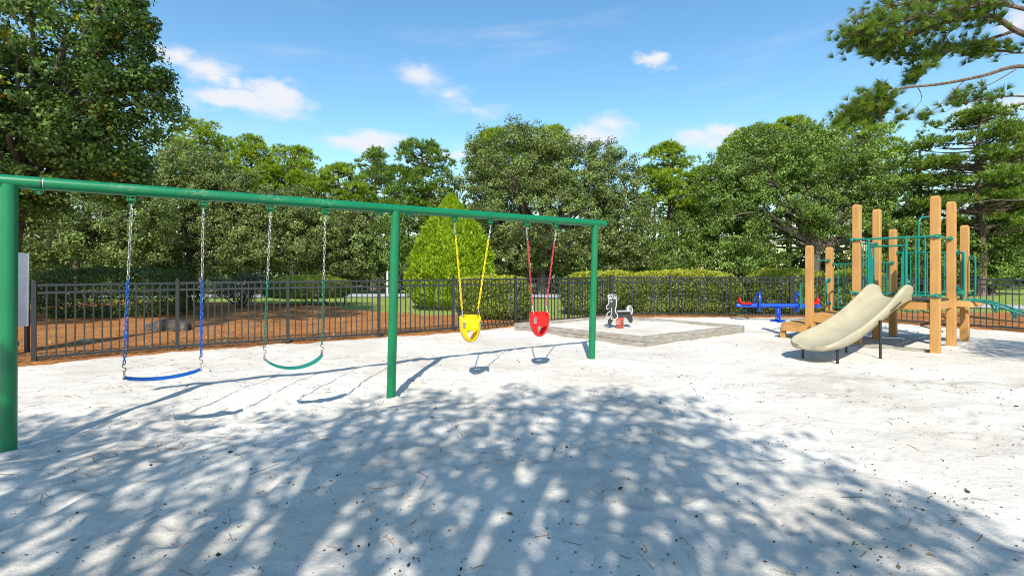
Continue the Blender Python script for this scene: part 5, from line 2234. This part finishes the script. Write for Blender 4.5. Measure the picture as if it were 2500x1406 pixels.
# ------------------------------------------------------------------ pine whose boughs hang into the picture
def near_pine():
    rg = np.random.default_rng(401)
    Y0 = 11.8
    root = thing('pine_tree', 'near pine reaching long needled boughs into the picture from the right', 'pine tree', (14.9, 12.2, 0))
    mb = MB()
    mb.tube(smooth_path([(14.9, 12.2, -.2), (14.8, 12.2, 5), (15.0, 12.1, 11), (14.8, 12.0, 17)], 5), [.26 - .012 * i for i in range(16)], 12, False)
    TP, TA = [], []

    def bough(spec, r0, tuft_from, dens, sub=2, spread=.2):
        pts = smooth_path([at(px, py, Y0 + dy) for px, py, dy in spec], 6)
        n = len(pts)
        mb.tube(pts, [max(.007, r0 * (1 - .85 * i / (n - 1))) for i in range(n)], 7, False)
        for i in range(n):
            f = i / (n - 1)
            if f < tuft_from:
                continue
            for k in range(int(dens * 1.9)):
                c = pts[i] + Vector((rg.normal(0, spread * .8), rg.normal(0, spread * 1.2), rg.normal(0, spread * .7)))
                TP.append(c)
                d = (pts[min(i + 1, n - 1)] - pts[max(i - 1, 0)]).normalized()
                TA.append((d * .55 + Vector((rg.normal(0, .45), rg.normal(0, .45), .55 + rg.normal(0, .3)))).normalized())
                if rg.random() < .5:
                    m_ = pts[i].lerp(c, .5) + Vector((0, 0, .03))
                    mb.tube([pts[max(0, i - 2)], m_, c], [.009, .007, .004], 4, False)

    # upper needled boughs
    bough([(2560, 110, .3), (2480, 75, .2), (2420, 40, .1), (2330, 50, 0), (2230, 85, -.1), (2150, 110, -.2), (2085, 80, -.3)], .075, .30, 7, spread=.21)
    bough([(2560, 40, -.3), (2430, 10, -.4), (2300, 30, -.5), (2190, 55, -.5), (2115, 70, -.6), (2085, 100, -.6)], .05, .2, 6, spread=.2)
    bough([(2480, 75, .4), (2370, 110, .4), (2270, 135, .3), (2180, 130, .2), (2140, 120, .1)], .045, .25, 6, spread=.17)
    bough([(2560, -30, 0), (2420, -25, 0), (2260, 5, 0), (2150, 15, .1)], .05, .1, 7, spread=.22)
    bough([(2330, 60, .2), (2290, 120, .2), (2250, 170, .2), (2235, 190, .2)], .022, .55, 5, spread=.12)
    bough([(2560, 120, .6), (2480, 130, .6), (2400, 115, .6), (2380, 130, .6)], .03, .35, 5, spread=.15)
    # lower bare bough with a tufted end
    bough([(2580, 168, .2), (2480, 163, .1), (2400, 185, 0), (2300, 205, 0), (2210, 215, -.1), (2150, 232, -.1), (2100, 262, -.2), (2080, 290, -.2)], .055, .70, 9, spread=.17)
    bough([(2190, 218, 0), (2160, 255, .1), (2140, 280, .1)], .018, .3, 7, spread=.14)
    bough([(2360, 192, 0), (2310, 240, 0), (2275, 275, -.1), (2255, 285, -.1)], .013, .75, 2, spread=.08)
    bough([(2240, 212, 0), (2250, 240, .1), (2230, 270, .1), (2200, 295, .1)], .010, .8, 2, spread=.06)
    bough([(2480, 170, 0), (2420, 205, 0), (2370, 220, .1), (2330, 250, .1)], .016, .6, 2, spread=.10)
    bough([(2560, 240, .2), (2470, 235, .2), (2400, 245, .2), (2330, 255, .3)], .03, .45, 3, spread=.14)
    # dead pale limb lower down
    dl = MB()
    dl.tube(smooth_path([at(2640, 450, Y0 + .3), at(2500, 487, Y0), at(2430, 488, Y0), at(2345, 500, Y0 - .1)], 5), [.03, .028, .026, .024, .022, .02, .019, .018, .016, .014, .012, .011, .010, .008, .006, .004], 6, False)
    for k in range(7):
        a_ = at(2480 - 20 * k, 488 + k, Y0)
        dl.tube([a_, a_ + Vector((-.25, 0, rg.uniform(-.15, .05))), a_ + Vector((-.45, .1, rg.uniform(-.25, -.02)))], [.006, .004, .002], 4, False)
    dl.build('dead_limb', M['bark'], root)
    P = np.array([tuple(p) for p in TP])
    A_ = np.array([tuple(p) for p in TA])
    K = 62
    V = tuft_tris(P, A_, rg, K, .22, .0085, .46)
    pal = [(.12, .20, .026), (.15, .235, .032), (.095, .165, .024), (.18, .245, .04)]
    col = np.repeat(pick(pal, len(P), rg, None, .22), K * 3, 0)
    br = np.repeat(rg.random(len(P)) < .012, K * 3)
    col[br] = (.28, .14, .045)
    mb.build('trunk', M['pinebark'], root)
    link('crown', np_mesh('crown', V, np.arange(len(V)).reshape(-1, 3), M['needle'], False, col), root)
    # the upper crown above the frame
    cl = [((14.5 + rg.normal(0, 1.6), 12.0 + rg.normal(0, 1.6), rg.uniform(10.5, 17)), (1, 1, .5)) for _ in range(26)]
    P2, N2, _, _ = crown_points(cl, 260, .4, 3, rg)
    V2 = tuft_tris(P2, N2 / np.linalg.norm(N2, axis=1, keepdims=True), rg, 14, .3, .03)
    link('upper_crown', np_mesh('upper_crown', V2, np.arange(len(V2)).reshape(-1, 3), M['needle'], False, np.repeat(pick(PINE, len(P2), rg), 14 * 3, 0)), root)


near_pine()

# ------------------------------------------------------------------ trees beside and behind the camera: their shade lies on the sand
def shade_lobes(spec):
    """spec: shadow centre on the ground, radius, height of the leaves"""
    out = []
    k = 1 / math.tan(SUN_EL)
    for (gx_, gy_, r, h, rz, *w_) in spec:
        out.append(((gx_ - SHX * h * k, gy_ - h * k, h), (r, r * .95, rz), r / rz * (w_[0] if w_ else 1.0)))
    return out


broad_tree('shade_tree', 'broadleaf tree behind the viewer whose dappled shade covers the near sand', 'tree', (-1.6, -6.0, 0),
           shade_lobes([(.3, 4.2, 2.1, 7.2, 1.0, .80), (-2.5, 3.4, 2.0, 6.4, 1.0, .72), (1.5, 3.3, 1.45, 6.6, .9, .62), (1.1, 5.2, 1.25, 8.2, .7, .95), (-1.2, 4.7, 1.4, 8.0, .8, .8), (-4.6, 3.4, 1.7, 6.0, .8, .75), (.2, 2.3, 2.3, 5.2, .8, .42), (-4.3, 4.6, .9, 7.0, .6, .8), (2.4, 2.6, .8, 6.2, .5, .9), (-5.6, 4.2, 1.0, 6.6, .6, .7)]),
           1450, .16, 9, .125, .085, MAPLE, 51, .26, (-1.2, -5.2, 4.0), 40, shell=.25, flat=.8)
broad_tree('shade_tree', 'tree to the right of the viewer shading the sand beside the tower', 'tree', (13.0, -1.5, 0),
           shade_lobes([(9.9, 8.9, 1.1, 7.0, .6), (11.2, 8.3, 1.2, 7.6, .8), (10.6, 9.8, .9, 8.2, .5)]),
           150, .40, 34, .11, .07, MAPLE, 52, .22, (12.4, -.5, 4.5), 20, shell=.3)
pine_tree('tall pine left of the viewer throwing a trunk shadow across the straw', 0, 0, 0, 0, 0, 150, PINED, group=None, base_xy=(-9.75, .5), H=20.5, Rm=2.9, zc=14.0, density=.8, trunk_r=.17)
pine_tree('second tall pine left of the viewer shading the gate hedge', 0, 0, 0, 0, 0, 151, PINED, group=None, base_xy=(-16.0, 1.0), H=19, Rm=3.2, zc=13.0, density=.6, trunk_r=.2)
